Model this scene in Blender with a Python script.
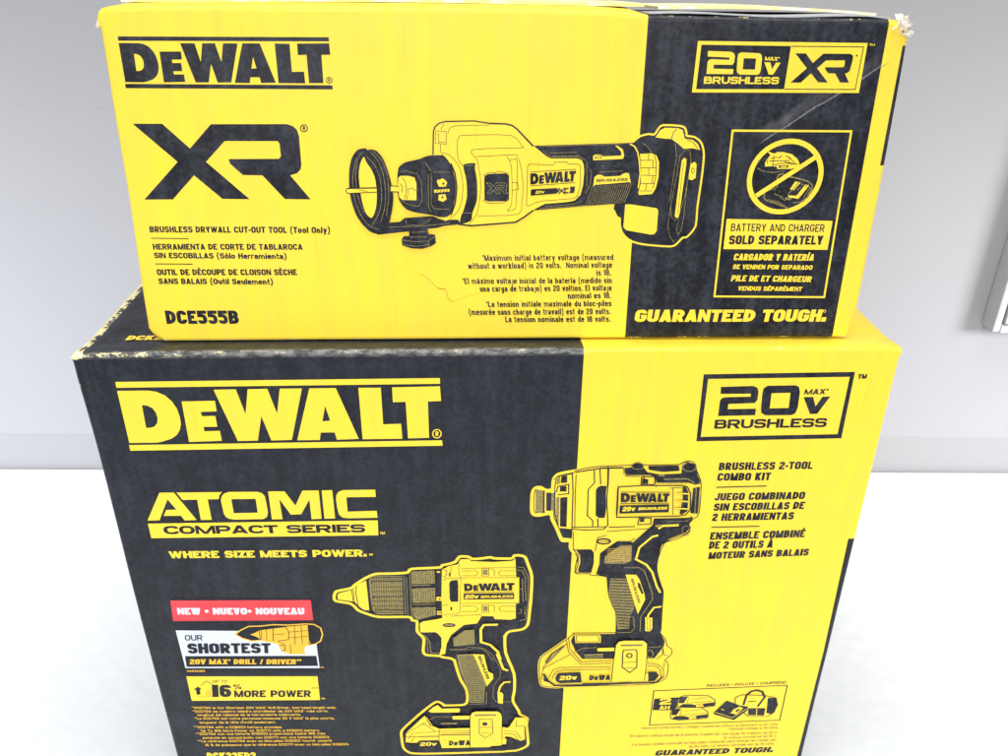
import bpy, math, random, unicodedata
from mathutils import Vector, Matrix
from mathutils.geometry import tessellate_polygon

for o in list(bpy.data.objects):
    bpy.data.objects.remove(o)
scene = bpy.context.scene
COL = scene.collection

# ------------------------------------------------------------------ camera
cam_data = bpy.data.cameras.new('camera')
cam = bpy.data.objects.new('camera', cam_data)
COL.objects.link(cam)
cam.location = (-0.01217364, -0.33173258, 0.16352457)
cam.rotation_euler = Matrix(((0.9991233817983323, 0.009640544127186448, -0.040737302964183236),
                             (-0.04050187095202408, 0.4686925366018867, -0.8824323796093809),
                             (0.01058614156572022, 0.8833087603112633, 0.46867213226746235))).to_euler()
cam_data.sensor_fit = 'HORIZONTAL'
cam_data.sensor_width = 36
cam_data.lens = 36 * 853.427 / 1008
cam_data.clip_start = 0.01
cam_data.clip_end = 50
scene.camera = cam

# ------------------------------------------------------------------ light
world = bpy.data.worlds.new('World')
scene.world = world
world.use_nodes = True
bg = world.node_tree.nodes['Background']
bg.inputs[0].default_value = (0.90, 0.94, 1.0, 1)
bg.inputs[1].default_value = 0.21

def area(name, loc, target, size, size_y, power, color):
    l = bpy.data.lights.new(name, 'AREA')
    l.shape = 'RECTANGLE'; l.size = size; l.size_y = size_y
    l.energy = power; l.color = color
    o = bpy.data.objects.new(name, l)
    COL.objects.link(o)
    o.location = loc
    o.rotation_euler = (Vector(target) - Vector(loc)).to_track_quat('-Z', 'Y').to_euler()
    return o

ceil = area('ceiling_softbox', (0.0, -0.15, 1.20), (0.0, -0.12, -0.3), 1.3, 0.7, 7.8, (1.0, 0.99, 0.97))
ceil.data.spread = math.radians(110)
front = area('added_front_fill', (-0.10, -0.95, 0.42), (0.0, 0.0, -0.07), 0.7, 0.45, 1.9, (1.0, 0.985, 0.97))  # unseen light, added to brighten the carton fronts
front.data.spread = math.radians(70)
for sx, tint in ((-1, (0.93, 0.95, 1.0)), (1, (1.0, 0.99, 0.99))):
    o = area('added_side_fill', (sx * 0.95, -0.30, 0.12), (sx * 0.42, 0.34, -0.34), 0.35, 0.25, 2.6, tint)  # added fill lights, no real lamps; they lift the lower wall and table
    o.data.spread = math.radians(75)

scene.view_settings.view_transform = 'Standard'
scene.view_settings.look = 'None'
scene.view_settings.exposure = 0.0
scene.view_settings.gamma = 1.0

# ------------------------------------------------------------------ node helpers
class NT:
    def __init__(self, name):
        self.m = bpy.data.materials.new(name)
        self.m.use_nodes = True
        self.t = self.m.node_tree
        self.b = self.t.nodes['Principled BSDF']
        self.co = self.t.nodes.new('ShaderNodeTexCoord').outputs['Object']
        s = self.t.nodes.new('ShaderNodeSeparateXYZ')
        self.t.links.new(self.co, s.inputs[0])
        self.x, self.y, self.z = s.outputs
    def put(self, sock, v):
        if isinstance(v, (int, float)):
            sock.default_value = v
        elif isinstance(v, tuple):
            sock.default_value = v if len(v) == 4 else v + (1,)
        else:
            self.t.links.new(v, sock)
    def math(self, op, a, b=0.0, c=0.0, clamp=False):
        n = self.t.nodes.new('ShaderNodeMath'); n.operation = op; n.use_clamp = clamp
        self.put(n.inputs[0], a); self.put(n.inputs[1], b); self.put(n.inputs[2], c)
        return n.outputs[0]
    def ramp(self, v, a, b, lo=0.0, hi=1.0):
        n = self.t.nodes.new('ShaderNodeMapRange'); n.interpolation_type = 'SMOOTHSTEP'
        self.put(n.inputs[0], v)
        for i, q in enumerate((a, b, lo, hi)):
            self.put(n.inputs[i + 1], q)
        return n.outputs[0]
    def noise(self, scale, detail=3.0, rough=0.55, stretch=(1, 1, 1), off=(0, 0, 0)):
        mp = self.t.nodes.new('ShaderNodeMapping')
        mp.inputs['Scale'].default_value = stretch
        mp.inputs['Location'].default_value = off
        self.t.links.new(self.co, mp.inputs[0])
        n = self.t.nodes.new('ShaderNodeTexNoise')
        self.t.links.new(mp.outputs[0], n.inputs['Vector'])
        n.inputs['Scale'].default_value = scale
        n.inputs['Detail'].default_value = detail
        n.inputs['Roughness'].default_value = rough
        return n.outputs['Fac']
    def mix(self, f, a, b):
        n = self.t.nodes.new('ShaderNodeMix'); n.data_type = 'RGBA'
        self.put(n.inputs[0], f)
        self.put(n.inputs[6], a); self.put(n.inputs[7], b)
        return n.outputs[2]
    def bump(self, h, strength, dist):
        n = self.t.nodes.new('ShaderNodeBump')
        n.inputs['Strength'].default_value = strength
        n.inputs['Distance'].default_value = dist
        self.t.links.new(h, n.inputs['Height'])
        self.t.links.new(n.outputs[0], self.b.inputs['Normal'])

YEL = (0.93, 0.775, 0.058)
BLK = (0.020, 0.022, 0.030)

def black_ink(n, lo=(0.003, 0.004, 0.009), hi=(0.030, 0.034, 0.047)):
    """charcoal ink with the mottling of flexo printing over corrugated board"""
    fine = n.noise(420, 4, 0.7)
    blot = n.noise(95, 3, 0.6)
    flute = n.noise(210, 2, 0.5, (1, 1, 0.10))
    v = n.math('ADD', n.math('MULTIPLY', fine, 0.45), n.math('ADD', n.math('MULTIPLY', blot, 0.3), n.math('MULTIPLY', flute, 0.25)))
    v = n.ramp(v, 0.42, 0.62)
    tiny = n.ramp(n.noise(1300, 2, 0.5, (1, 1, 1), (7, 2, 5)), 0.74, 0.80)
    return n.mix(n.math('MULTIPLY', tiny, 0.5), n.mix(v, lo, hi), (0.30, 0.30, 0.30))

def yellow_ink(n):
    a = n.noise(160, 2, 0.5, (1, 1, 0.06))
    b = n.noise(40, 3, 0.6)
    v = n.math('ADD', n.math('MULTIPLY', a, 0.6), n.math('MULTIPLY', b, 0.4))
    c = n.mix(n.ramp(v, 0.38, 0.66), (0.90, 0.66, 0.058), (0.95, 0.705, 0.044))
    dash = n.noise(120, 2, 0.6, (1.6, 1, 0.16), (3, 1, 2))
    return n.mix(n.ramp(dash, 0.60, 0.78, 0, 0.42), c, (0.88, 0.54, 0.025))

def board_surface(n, rough=0.42):
    """flutes of the corrugated board plus paper grain, shared by all inks"""
    w = n.math('SINE', n.math('MULTIPLY', n.x, 2 * math.pi / 0.0066))
    fl = n.math('MULTIPLY', w, n.noise(30, 2, 0.5, (1, 1, 0.5)))
    g = n.noise(900, 3, 0.6)
    big = n.noise(14, 2, 0.5)
    h = n.math('ADD', n.math('MULTIPLY', fl, 0.05), n.math('ADD', n.math('MULTIPLY', g, 0.035), n.math('MULTIPLY', big, 0.9)))
    n.bump(h, 0.5, 0.0012)
    n.put(n.b.inputs['Roughness'], n.ramp(n.noise(60, 2), 0.3, 0.7, rough - 0.05, rough + 0.10))
    n.b.inputs['Specular IOR Level'].default_value = 0.36
    return h

def finish_ink(name, col):
    n = NT(name)
    c = col(n) if callable(col) else col
    n.put(n.b.inputs['Base Color'], c)
    board_surface(n)
    return n.m

MAT = {}
MAT['Y'] = finish_ink('yellow_ink', yellow_ink)
MAT['K'] = finish_ink('charcoal_ink', black_ink)
MAT['M'] = finish_ink('halftone_ink', lambda n: n.mix(n.ramp(n.noise(2600, 1, 0.5, (1, 1, 2)), 0.40, 0.60), (0.10, 0.085, 0.05), (0.42, 0.34, 0.10)))
MAT['O'] = finish_ink('amber_ink', (0.86, 0.50, 0.045))
MAT['W'] = finish_ink('white_ink', (0.66, 0.72, 0.80))
MAT['R'] = finish_ink('red_ink', lambda n: n.mix(n.ramp(n.noise(80, 2), 0.3, 0.7), (0.72, 0.050, 0.065), (0.80, 0.070, 0.085)))
MAT['N'] = finish_ink('sticker_ink', lambda n: n.mix(n.ramp(n.noise(300, 2), 0.35, 0.65), (0.004, 0.005, 0.011), (0.012, 0.014, 0.024)))
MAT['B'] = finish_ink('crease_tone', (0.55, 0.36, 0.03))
MAT['S'] = finish_ink('scuff_tone', lambda n: n.mix(n.ramp(n.noise(700, 3), 0.4, 0.6), (0.06, 0.063, 0.07), (0.25, 0.25, 0.25)))

def carton_material(name, which):
    n = NT(name)
    mm = lambda s: n.math('MULTIPLY', s, 1000.0)
    X, Y, Z = mm(n.x), mm(n.y), mm(n.z)
    yel = yellow_ink(n)
    blk = black_ink(n) if which == 'U' else black_ink(n, (0.009, 0.011, 0.017), (0.023, 0.028, 0.038))
    edge = 0.12
    def gt(a, b):     # a > b, softened over 0.1 mm
        return n.ramp(n.math('SUBTRACT', a, b), -edge, edge)
    AND = lambda a, b: n.math('MULTIPLY', a, b)
    OR = lambda a, b: n.math('MAXIMUM', a, b)
    speck = n.noise(330, 4, 0.7, (0.45, 1, 1))
    speck2 = n.noise(900, 3, 0.7, (1, 1, 1), (4, 0, 0))
    if which == 'U':
        k = AND(gt(X, 53.1), gt(147.05, X))
        strip = AND(gt(X, 154.1), AND(gt(Z, 77.0), gt(123.3, Z)))
        k = OR(k, strip)
        top = n.ramp(n.math('SUBTRACT', Z, n.math('ADD', 133.7, n.math('MULTIPLY', X, -0.0075))), -0.9, 0.2)
        top = AND(top, n.ramp(Y, 2.6, 1.2))
        bot = n.ramp(Z, 2.2, 0.2)
        side = n.ramp(n.math('ABSOLUTE', X), 153.8, 155.4)
        wear = n.math('ADD', n.math('ADD', n.math('MULTIPLY', top, n.math('MULTIPLY', k, 0.25)), n.math('MULTIPLY', bot, 0.27)), n.math('MULTIPLY', side, 0.13))
        wm = n.ramp(n.math('ADD', n.math('ADD', n.math('MULTIPLY', speck, 0.6), n.math('MULTIPLY', speck2, 0.4)), wear), 0.74, 0.80)
        c = n.mix(k, yel, blk)
        worn = n.mix(n.ramp(speck2, 0.40, 0.62), (0.66, 0.60, 0.50), (0.92, 0.82, 0.25))
        c = n.mix(wm, c, worn)
        # long diagonal crease of the right hand end, scuffed paper and its glare painted in along it
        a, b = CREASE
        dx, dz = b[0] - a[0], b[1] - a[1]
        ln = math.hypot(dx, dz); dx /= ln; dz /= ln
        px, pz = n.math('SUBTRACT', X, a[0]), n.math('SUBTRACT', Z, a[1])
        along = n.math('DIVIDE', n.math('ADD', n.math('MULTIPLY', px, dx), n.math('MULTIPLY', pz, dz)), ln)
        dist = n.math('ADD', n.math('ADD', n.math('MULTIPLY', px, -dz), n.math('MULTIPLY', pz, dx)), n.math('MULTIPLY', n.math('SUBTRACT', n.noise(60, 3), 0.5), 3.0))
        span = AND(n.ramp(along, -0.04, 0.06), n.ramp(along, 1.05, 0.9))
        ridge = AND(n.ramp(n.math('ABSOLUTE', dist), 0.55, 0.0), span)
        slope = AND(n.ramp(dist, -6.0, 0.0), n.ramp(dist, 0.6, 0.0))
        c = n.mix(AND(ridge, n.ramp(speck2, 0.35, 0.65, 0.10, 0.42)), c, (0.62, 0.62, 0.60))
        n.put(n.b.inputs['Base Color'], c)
        h = board_surface(n)
        h2 = n.math('ADD', h, n.math('ADD', n.math('MULTIPLY', ridge, 0.35), n.math('MULTIPLY', AND(slope, span), 1.3)))
        n.bump(h2, 0.5, 0.0012)
    else:
        k = gt(37.9, X)
        low = n.math('MINIMUM', n.math('MULTIPLY', n.math('SUBTRACT', -105.4, Z), 0.026), 2.0)
        strip = AND(gt(X, n.math('ADD', 176.3, low)), gt(-105.4, Z))
        k = OR(k, strip)
        fold = AND(n.ramp(Z, -2.2, -0.3), n.ramp(Y, 3.5, 0.5))
        leftrim = n.ramp(X, -176.2, -177.0)
        leftrim = AND(leftrim, n.ramp(Z, -3.0, -0.6))
        lside = n.ramp(X, -178.0, -180.5)
        wear = n.math('ADD', n.math('ADD', n.math('MULTIPLY', fold, 0.145), n.math('MULTIPLY', leftrim, 0.26)), n.math('MULTIPLY', lside, 0.15))
        near_left = n.ramp(X, -100.0, -175.0)
        wear = n.math('ADD', wear, n.math('MULTIPLY', AND(fold, near_left), 0.10))
        wm = n.ramp(n.math('ADD', n.math('ADD', n.math('MULTIPLY', speck, 0.6), n.math('MULTIPLY', speck2, 0.4)), wear), 0.72, 0.80)
        c = n.mix(k, yel, blk)
        c = n.mix(AND(AND(fold, k), n.ramp(speck, 0.38, 0.62, 0.05, 0.42)), c, (0.50, 0.49, 0.46))
        worn = n.mix(n.ramp(speck2, 0.42, 0.60), (0.70, 0.66, 0.52), (0.88, 0.78, 0.30))
        c = n.mix(wm, c, worn)
        n.put(n.b.inputs['Base Color'], c)
        board_surface(n)
    return n.m

def plain(name, col, rough=0.6, bump=None):
    n = NT(name)
    n.put(n.b.inputs['Base Color'], col(n) if callable(col) else col)
    n.b.inputs['Roughness'].default_value = rough
    if bump:
        n.bump(bump(n), 0.6, 0.001)
    return n.m

# ------------------------------------------------------------------ print data
# All printed marks are drawn in the plane of the carton face they are printed on,
# in units of 0.05 mm (x along the face, y up it).
#   p / q : filled shape, colour, rings          l : line, colour, width, flags, points
#   t     : lettering, colour, stroke weight, words, [baseline start, baseline end, cap height]
CREASE = ((149.0, 117.0), (103.0, 86.0))
GROUPS = [
('U', 'brand_logo', [
["p","K",[-2970,2492,-1382,2497,-1381,2467,-2972,2461]],
["p","K",[-2975,2150,-1380,2148,-1378,2117,-2975,2118]],
["p","K",[-2972,2445,-2822,2445,-2785,2438,-2749,2419,-2722,2388,-2705,2348,-2698,2302,-2699,2264,-2710,2231,-2730,2203,-2759,2183,-2804,2168,-2834,2162,-2971,2163],[-2870,2369,-2846,2366,-2823,2353,-2809,2327,-2807,2294,-2814,2269,-2830,2252,-2850,2245,-2873,2245]],
["p","K",[-2675,2386,-2513,2387,-2513,2330,-2592,2328,-2590,2304,-2523,2305,-2523,2245,-2592,2245,-2591,2221,-2514,2222,-2512,2167,-2676,2163]],
["p","K",[-2510,2446,-2402,2447,-2373,2313,-2344,2447,-2248,2448,-2216,2313,-2187,2448,-2077,2448,-2159,2165,-2263,2163,-2297,2300,-2332,2164,-2432,2163]],
["p","K",[-2041,2449,-1909,2449,-1816,2165,-1929,2162,-1936,2204,-2008,2204,-2016,2161,-2132,2162],[-1971,2352,-1953,2270,-1993,2267]],
["p","K",[-1796,2449,-1683,2448,-1684,2245,-1591,2247,-1589,2161,-1795,2162]],
["p","K",[-1626,2450,-1382,2453,-1379,2372,-1447,2370,-1448,2164,-1559,2163,-1561,2370,-1627,2368]],
["l","K",6,1,[-1379,2186,-1382,2175,-1391,2167,-1403,2164,-1414,2167,-1422,2175,-1424,2186,-1420,2197,-1411,2205,-1400,2208,-1389,2205,-1381,2197]],
["t","K",0.268,"R",[-1410,2175,-1393,2175,-1408,2198]]
]),
('U', 'series_logo', [
["p","K",[-2968,1851,-2738,1852,-2548,1661,-2358,1850,-1761,1853,-1716,1838,-1685,1808,-1673,1760,-1675,1530,-1686,1495,-1716,1467,-1773,1450,-1623,1253,-1834,1256,-1997,1449,-2154,1451,-2247,1544,-2252,1579,-1852,1582,-1832,1602,-1834,1702,-1848,1721,-2266,1720,-2436,1556,-2121,1254,-2342,1257,-2546,1448,-2745,1252,-2976,1250,-2661,1555]],
["l","K",8,1,[-1601,1822,-1606,1808,-1617,1798,-1631,1795,-1645,1798,-1654,1808,-1656,1822,-1651,1835,-1640,1845,-1626,1849,-1613,1845,-1604,1835]],
["t","K",0.268,"R",[-1640,1808,-1619,1808,-1637,1837]]
]),
('U', 'description_text', [
["t","K",0.256,"BRUSHLESS DRYWALL CUT-OUT TOOL (Tool Only)",[-2975,976,-1485,969,-2973,1029]],
["t","K",0.256,"HERRAMIENTA DE CORTE DE TABLAROCA",[-2970,829,-1725,826,-2971,880]],
["t","K",0.256,"SIN ESCOBILLAS (Sólo Herramienta)",[-2973,755,-1867,746,-2972,804]],
["t","K",0.256,"OUTIL DE DÉCOUPE DE CLOISON SÈCHE",[-2972,606,-1793,604,-2973,659]],
["t","K",0.256,"SANS BALAIS (Outil Seulement)",[-2971,528,-2005,521,-2970,578]],
["l","K",7,0,[-2972,928,-2665,923]],
["l","K",8,0,[-2972,706,-2663,703]]
]),
('U', 'model_number', [
["t","K",0.329,"DCE555B",[-2961,163,-2335,161,-2962,287]]
]),
('U', 'voltage_notes', [
["t","K",0.187,"*Maximum initial battery voltage (measured",[-207,727,914,733,-213,780]],
["t","K",0.187,"without a workload) is 20 volts.  Nominal voltage",[-334,656,907,665,-339,709]],
["t","K",0.187,"is 18.",[775,595,902,596,767,649]],
["t","K",0.187,"*El máximo voltaje inicial de la batería (medido sin",[-381,521,913,526,-386,574]],
["t","K",0.187,"una carga de trabajo) es 20 voltios. El voltaje",[-232,450,917,457,-238,504]],
["t","K",0.187,"nominal es 18.",[537,384,915,388,529,439]],
["t","K",0.187,"*La tension initiale maximale du bloc-piles",[-176,309,923,314,-181,363]],
["t","K",0.187,"(mesurée sans charge de travail) est de 20 volts.",[-329,236,920,239,-335,292]],
["t","K",0.187,"La tension nominale est de 18 volts.",[-8,168,924,168,-14,223]]
]),
('U', 'voltage_badge', [
["p","Y",[1463,2490,2800,2484,2799,2112,1454,2109],[1493,2463,2198,2458,2190,2137,1485,2134]],
["l","K",7,0,[2203,2456,2773,2455,2764,2138,2193,2137]],
["p","Y",[1549,2418,1733,2413,1757,2401,1766,2379,1766,2334,1753,2317,1606,2318,1606,2288,1765,2285,1766,2248,1555,2249,1555,2338,1563,2352,1582,2358,1726,2354,1724,2371,1551,2377]],
["p","Y",[1790,2397,1810,2409,1953,2404,1973,2394,1982,2367,1984,2281,1977,2253,1960,2244,1819,2246,1798,2260,1792,2283,1787,2368],[1837,2367,1935,2365,1937,2283,1839,2284]],
["p","Y",[2004,2338,2052,2337,2072,2286,2097,2336,2134,2335,2086,2247,2051,2247]],
["t","Y",0.293,"MAX*",[2004,2352,2119,2348,2006,2380]],
["t","Y",0.299,"BRUSHLESS",[1540,2175,2140,2175,1540,2229]],
["p","K",[2240,2405,2324,2405,2390,2334,2462,2404,2676,2404,2692,2398,2702,2387,2704,2369,2696,2287,2691,2274,2679,2264,2659,2258,2704,2190,2632,2191,2581,2258,2526,2259,2495,2292,2494,2304,2635,2305,2643,2312,2645,2348,2641,2356,2492,2355,2429,2296,2533,2190,2456,2191,2388,2258,2315,2188,2234,2188,2349,2296]],
["p","K",[2737,2391,2737,2388,2735,2386,2732,2385,2729,2385,2726,2386,2723,2388,2722,2391,2722,2394,2724,2397,2726,2398,2730,2398,2733,2397,2736,2394]],
["t","Y",0.244,"TM",[2812,2464,2858,2463,2814,2480]]
]),
('U', 'warning_panel', [
["l","Y",17,1,[1816,1816,2791,1814,2805,392,1826,402]],
["l","Y",42,1,[2598,1472,2598,1426,2591,1380,2577,1336,2555,1295,2527,1257,2494,1224,2455,1196,2413,1175,2368,1160,2321,1153,2273,1153,2226,1160,2182,1174,2140,1196,2102,1223,2070,1256,2043,1294,2023,1335,2010,1379,2004,1424,2006,1470,2014,1515,2030,1558,2052,1598,2080,1634,2114,1666,2152,1692,2193,1712,2237,1726,2282,1733,2328,1733,2374,1727,2417,1713,2458,1693,2495,1667,2528,1636,2555,1600,2576,1559,2591,1516]],
["p","Y",[2121,1656,2180,1634,2207,1647,2253,1647,2331,1630,2384,1589,2409,1548,2375,1520,2339,1511,2226,1510,2219,1529,2185,1533,2120,1529,2116,1556,2130,1597,2154,1620]],
["p","K",[2232,1538,2315,1543,2314,1520,2239,1518]],
["l","Y",9,0,[2252,1527,2303,1531]],
["l","K",6,0,[2151,1574,2319,1579]],
["l","K",9,0,[2223,1597,2248,1616]],
["l","K",6,0,[2175,1542,2221,1545,2225,1554,2323,1558,2334,1547,2389,1555]],
["l","M",6,0,[2056,1519,2106,1492,2193,1481,2294,1494]],
["p","M",[2053,1574,2068,1585,2069,1561]],
["l","M",10,0,[2234,1423,2241,1460,2279,1472,2320,1446,2378,1441,2497,1409,2539,1381,2545,1344,2517,1278,2466,1240]],
["l","M",11,0,[2145,1315,2145,1277,2168,1249,2238,1230,2369,1180]],
["p","Y",[2392,1409,2437,1398,2389,1334,2355,1343]],
["p","Y",[2477,1383,2514,1374,2462,1296,2438,1263,2355,1277,2348,1292,2420,1289,2443,1325,2466,1362]],
["p","M",[2322,1277,2384,1273,2369,1249,2329,1258]],
["l","M",8,0,[2343,1296,2430,1409]],
["l","M",6,0,[2523,1362,2481,1268]],
["l","M",6,0,[2540,1344,2493,1249]],
["l","M",6,0,[2413,1334,2447,1362]],
["l","M",6,0,[2499,1390,2531,1344,2508,1278]],
["p","M",[2262,1324,2273,1329,2273,1317]],
["p","M",[2222,1343,2233,1345,2228,1334]],
["l","K",5,0,[2133,1638,2135,1556]],
["l","K",5,0,[2182,1620,2183,1547]],
["l","K",5,0,[2276,1620,2326,1598]],
["l","K",5,0,[2296,1611,2359,1566]],
["l","K",5,0,[2158,1597,2212,1606]],
["l","K",5,0,[2274,1570,2380,1552]],
["l","M",6,0,[2158,1324,2247,1362,2239,1418]],
["l","M",6,0,[2176,1258,2265,1239,2338,1201]],
["l","M",6,0,[2279,1277,2331,1249]],
["l","M",6,0,[2227,1306,2307,1277]],
["l","M",6,0,[2443,1390,2504,1362]],
["l","M",6,0,[2400,1230,2485,1240,2538,1325]],
["l","Y",39,0,[2077,1288,2532,1610]],
["p","Y",[1852,1093,2762,1076,2760,823,1854,831]],
["t","K",0.154,"BATTERY AND CHARGER",[1898,987,2704,980,1895,1053]],
["t","K",0.293,"SOLD SEPARATELY",[1894,872,2707,869,1894,951]],
["t","Y",0.293,"CARGADOR Y BATERÍA",[1951,732,2651,727,1958,791]],
["t","Y",0.268,"SE VENDEN POR SEPARADO",[1954,654,2653,645,1958,695]],
["t","Y",0.293,"PILE DE ET CHARGEUR",[1951,544,2660,533,1959,598]],
["t","Y",0.268,"VENDUS SÉPARÉMENT",[2023,458,2590,450,2028,498]]
]),
('U', 'slogan', [
["t","Y",0.366,"GUARANTEED TOUGH.",[1133,166,2854,162,1143,280]],
["l","Y",5,1,[2840,261,2840,256,2837,252,2833,250,2828,250,2823,252,2819,256,2817,261,2817,267,2820,271,2824,273,2829,273,2834,271,2838,267]]
]),
('U', 'tool_picture', [
["q","K",[1013,1718,1065,1762,1132,1777,1193,1770,1218,1828,1254,1854,1367,1850,1413,1836,1436,1785,1466,1763,1520,1749,1570,1705,1598,1631,1601,1458,1588,1196,1589,1030,1532,942,1485,929,1435,869,1381,856,1156,877,1042,918,983,974,958,1038,954,1098,926,1114,900,1164,893,1219]],
["l","Y",16,2,[1008,1722,1065,1769,1134,1787,1181,1784,1217,1840,1253,1857,1367,1853,1420,1840,1441,1800,1447,1774,1511,1764,1569,1720,1601,1631,1604,1458,1593,1196,1594,1030,1532,938,1493,929,1440,869,1381,853,1156,872,1035,906]],
["l","K",6,0,[1193,1773,1226,1825,1259,1843,1368,1840,1410,1826,1429,1782,1436,1759,1505,1750,1554,1712,1583,1631,1586,1458,1572,1196,1574,1041,1522,961,1476,945,1426,885,1379,872,1155,893]],
["p","Y",[1191,1761,1227,1818,1263,1837,1368,1834,1407,1820,1424,1778,1429,1753,1498,1742,1544,1709,1568,1661,1505,1675,1429,1671,1380,1712,1323,1748,1255,1752]],
["l","K",6,0,[1323,1748,1334,1799,1361,1829]],
["l","K",5,0,[1445,1746,1500,1724,1548,1671]],
["p","Y",[1075,1629,1174,1634,1214,1615,1238,1563,1243,1442,1228,1350,1201,1301,1093,1293,1084,1312,1099,1381,1096,1502]],
["l","K",5,0,[1079,1577,1186,1578]],
["l","K",5,0,[1088,1517,1214,1518]],
["l","K",5,0,[1099,1457,1219,1454]],
["l","K",5,0,[1101,1389,1217,1389]],
["l","K",5,0,[1094,1327,1199,1327]],
["l","K",5,0,[1144,1630,1151,1578]],
["l","K",5,0,[1186,1578,1191,1518]],
["l","K",5,0,[1156,1518,1161,1454]],
["l","K",5,0,[1196,1454,1194,1389]],
["l","K",5,0,[1148,1389,1145,1327]],
["l","K",5,0,[1195,1619,1215,1563,1220,1442,1205,1350]],
["p","Y",[982,1214,1021,1216,1250,1183,1264,1164,1266,990,1248,961,1213,958,1005,995,979,1022]],
["p","Y",[1444,1601,1461,1586,1464,1548,1444,1117,1430,1098,1408,1114,1409,1149,1419,1458,1423,1578]],
["l","K",4,0,[1440,1563,1431,1133]],
["p","Y",[1499,1551,1531,1567,1549,1549,1553,1435,1524,1417,1496,1424,1492,1503]],
["l","K",5,1,[1536,1496,1533,1481,1525,1475,1516,1481,1511,1496,1513,1511,1521,1517,1530,1511]],
["l","M",4,0,[1446,1660,1404,1616,1396,1503,1366,1196,1381,1109,1416,1077,1438,1093,1480,1305,1500,1578,1484,1653,1452,1668]],
["l","M",4,0,[1366,1196,1356,1038,1381,942,1426,885]],
["l","M",4,0,[1487,1397,1484,1101,1472,990,1451,958,1430,1006,1447,1085]],
["l","M",4,0,[1084,1718,1132,1689,1174,1637]],
["l","M",4,0,[1356,1726,1379,1593,1369,1503,1354,1242]],
["p","K",[209,1692,634,1706,948,1715,1013,1718,1051,1652,1070,1562,1086,1442,1084,1304,1088,1250,896,1219,659,1202,226,1164,255,1402]],
["l","Y",11,0,[986,1710,1026,1689,1055,1644,1073,1577,1089,1472,1081,1350]],
["p","Y",[692,1611,706,1623,750,1623,771,1609,922,1616,920,1645,868,1695,887,1695,933,1664,946,1616,938,1589,694,1577]],
["l","K",5,0,[708,1601,726,1616,751,1614,761,1598,703,1596]],
["l","M",4,0,[700,1372,685,1324,649,1205]],
["l","M",4,0,[718,1373,702,1324,667,1206]],
["l","M",4,0,[736,1374,720,1324,685,1207]],
["l","M",4,0,[753,1375,738,1324,703,1209]],
["l","M",4,0,[771,1376,756,1324,720,1210]],
["l","M",4,0,[789,1377,774,1324,738,1211]],
["l","M",4,0,[807,1378,792,1324,756,1212]],
["l","M",4,0,[824,1379,810,1324,774,1213]],
["l","M",4,0,[842,1380,828,1324,792,1215]],
["l","M",4,0,[860,1381,845,1324,810,1216]],
["l","M",4,0,[878,1382,863,1324,828,1217]],
["l","M",4,0,[895,1383,881,1325,846,1218]],
["l","M",4,0,[913,1384,899,1325,864,1219]],
["l","M",4,0,[931,1385,917,1325,882,1221]],
["l","M",4,0,[949,1386,935,1325,900,1222]],
["l","M",4,0,[966,1387,953,1325,917,1223]],
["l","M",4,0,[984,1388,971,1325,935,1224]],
["l","M",4,0,[1002,1389,988,1325,953,1226]],
["l","M",4,0,[1020,1390,1006,1325,971,1227]],
["p","K",[613,1334,690,1383,656,1265,598,1215]],
["p","Y",[705,1366,711,1442,735,1460,759,1462,779,1455,795,1445,922,1452,941,1467,969,1478,995,1472,1016,1393,992,1404,970,1398,719,1378]],
["t","K",0.293,"BRUSHLESS",[728,1401,987,1411,730,1424]],
["l","M",4,0,[337,1634,560,1641]],
["l","M",4,0,[357,1610,580,1615]],
["l","M",4,0,[248,1686,635,1699,925,1707]],
["l","M",4,0,[288,1652,327,1614,357,1602,581,1606,631,1577]],
["l","M",4,0,[261,1180,659,1209]],
["l","M",4,0,[310,1197,558,1220,617,1245]],
["l","M",4,0,[673,1510,685,1471,680,1383,644,1304]],
["l","M",4,0,[743,1481,939,1493]],
["l","M",4,0,[641,1568,651,1364]],
["p","M",[780,1533,779,1532,778,1530,776,1529,774,1529,772,1530,771,1532,770,1533,770,1535,772,1536,774,1537,776,1537,778,1536,779,1535]],
["p","M",[824,1533,824,1532,822,1530,820,1530,818,1530,816,1530,815,1532,814,1533,815,1535,816,1536,818,1537,820,1537,822,1536,823,1535]],
["p","M",[873,1533,873,1532,871,1530,869,1530,867,1530,865,1530,864,1532,863,1533,864,1535,865,1536,867,1537,869,1537,871,1536,872,1535]],
["q","Y",[-605,1626,-601,1801,-587,1838,-555,1865,-504,1879,-276,1884,-225,1876,-149,1866,-22,1862,29,1850,68,1822,198,1691,209,1692,249,1662,288,1629,347,1595,562,1596,601,1582,620,1548,628,1481,623,1373,605,1294,557,1245,498,1233,310,1217,211,1164,197,1156,132,1105,66,1065,-68,1054,-308,1038,-414,1051,-533,1085,-559,1119]],
["l","K",11,0,[-609,1619,-601,1801,-587,1838,-555,1865,-504,1879,-276,1884,-225,1876,-149,1866,-22,1862,29,1850,68,1822,198,1689]],
["l","K",14,0,[211,1164,132,1105,66,1065,-68,1054,-308,1035,-414,1049]],
["l","K",13,0,[-149,1866,-22,1862,29,1850,68,1822,201,1689]],
["l","K",6,0,[209,1692,249,1662,288,1629,347,1595,562,1596,601,1582,620,1548,628,1481,623,1373,605,1294,557,1245,498,1233,310,1217,211,1164]],
["l","K",4,0,[-486,1789,-467,1832,-428,1847,-149,1854]],
["l","K",4,0,[-517,1863,-543,1813]],
["l","K",4,0,[-581,1807,-499,1801,-501,1702,-590,1711,-581,1807]],
["l","K",4,0,[-559,1791,-561,1720,-507,1717]],
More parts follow.
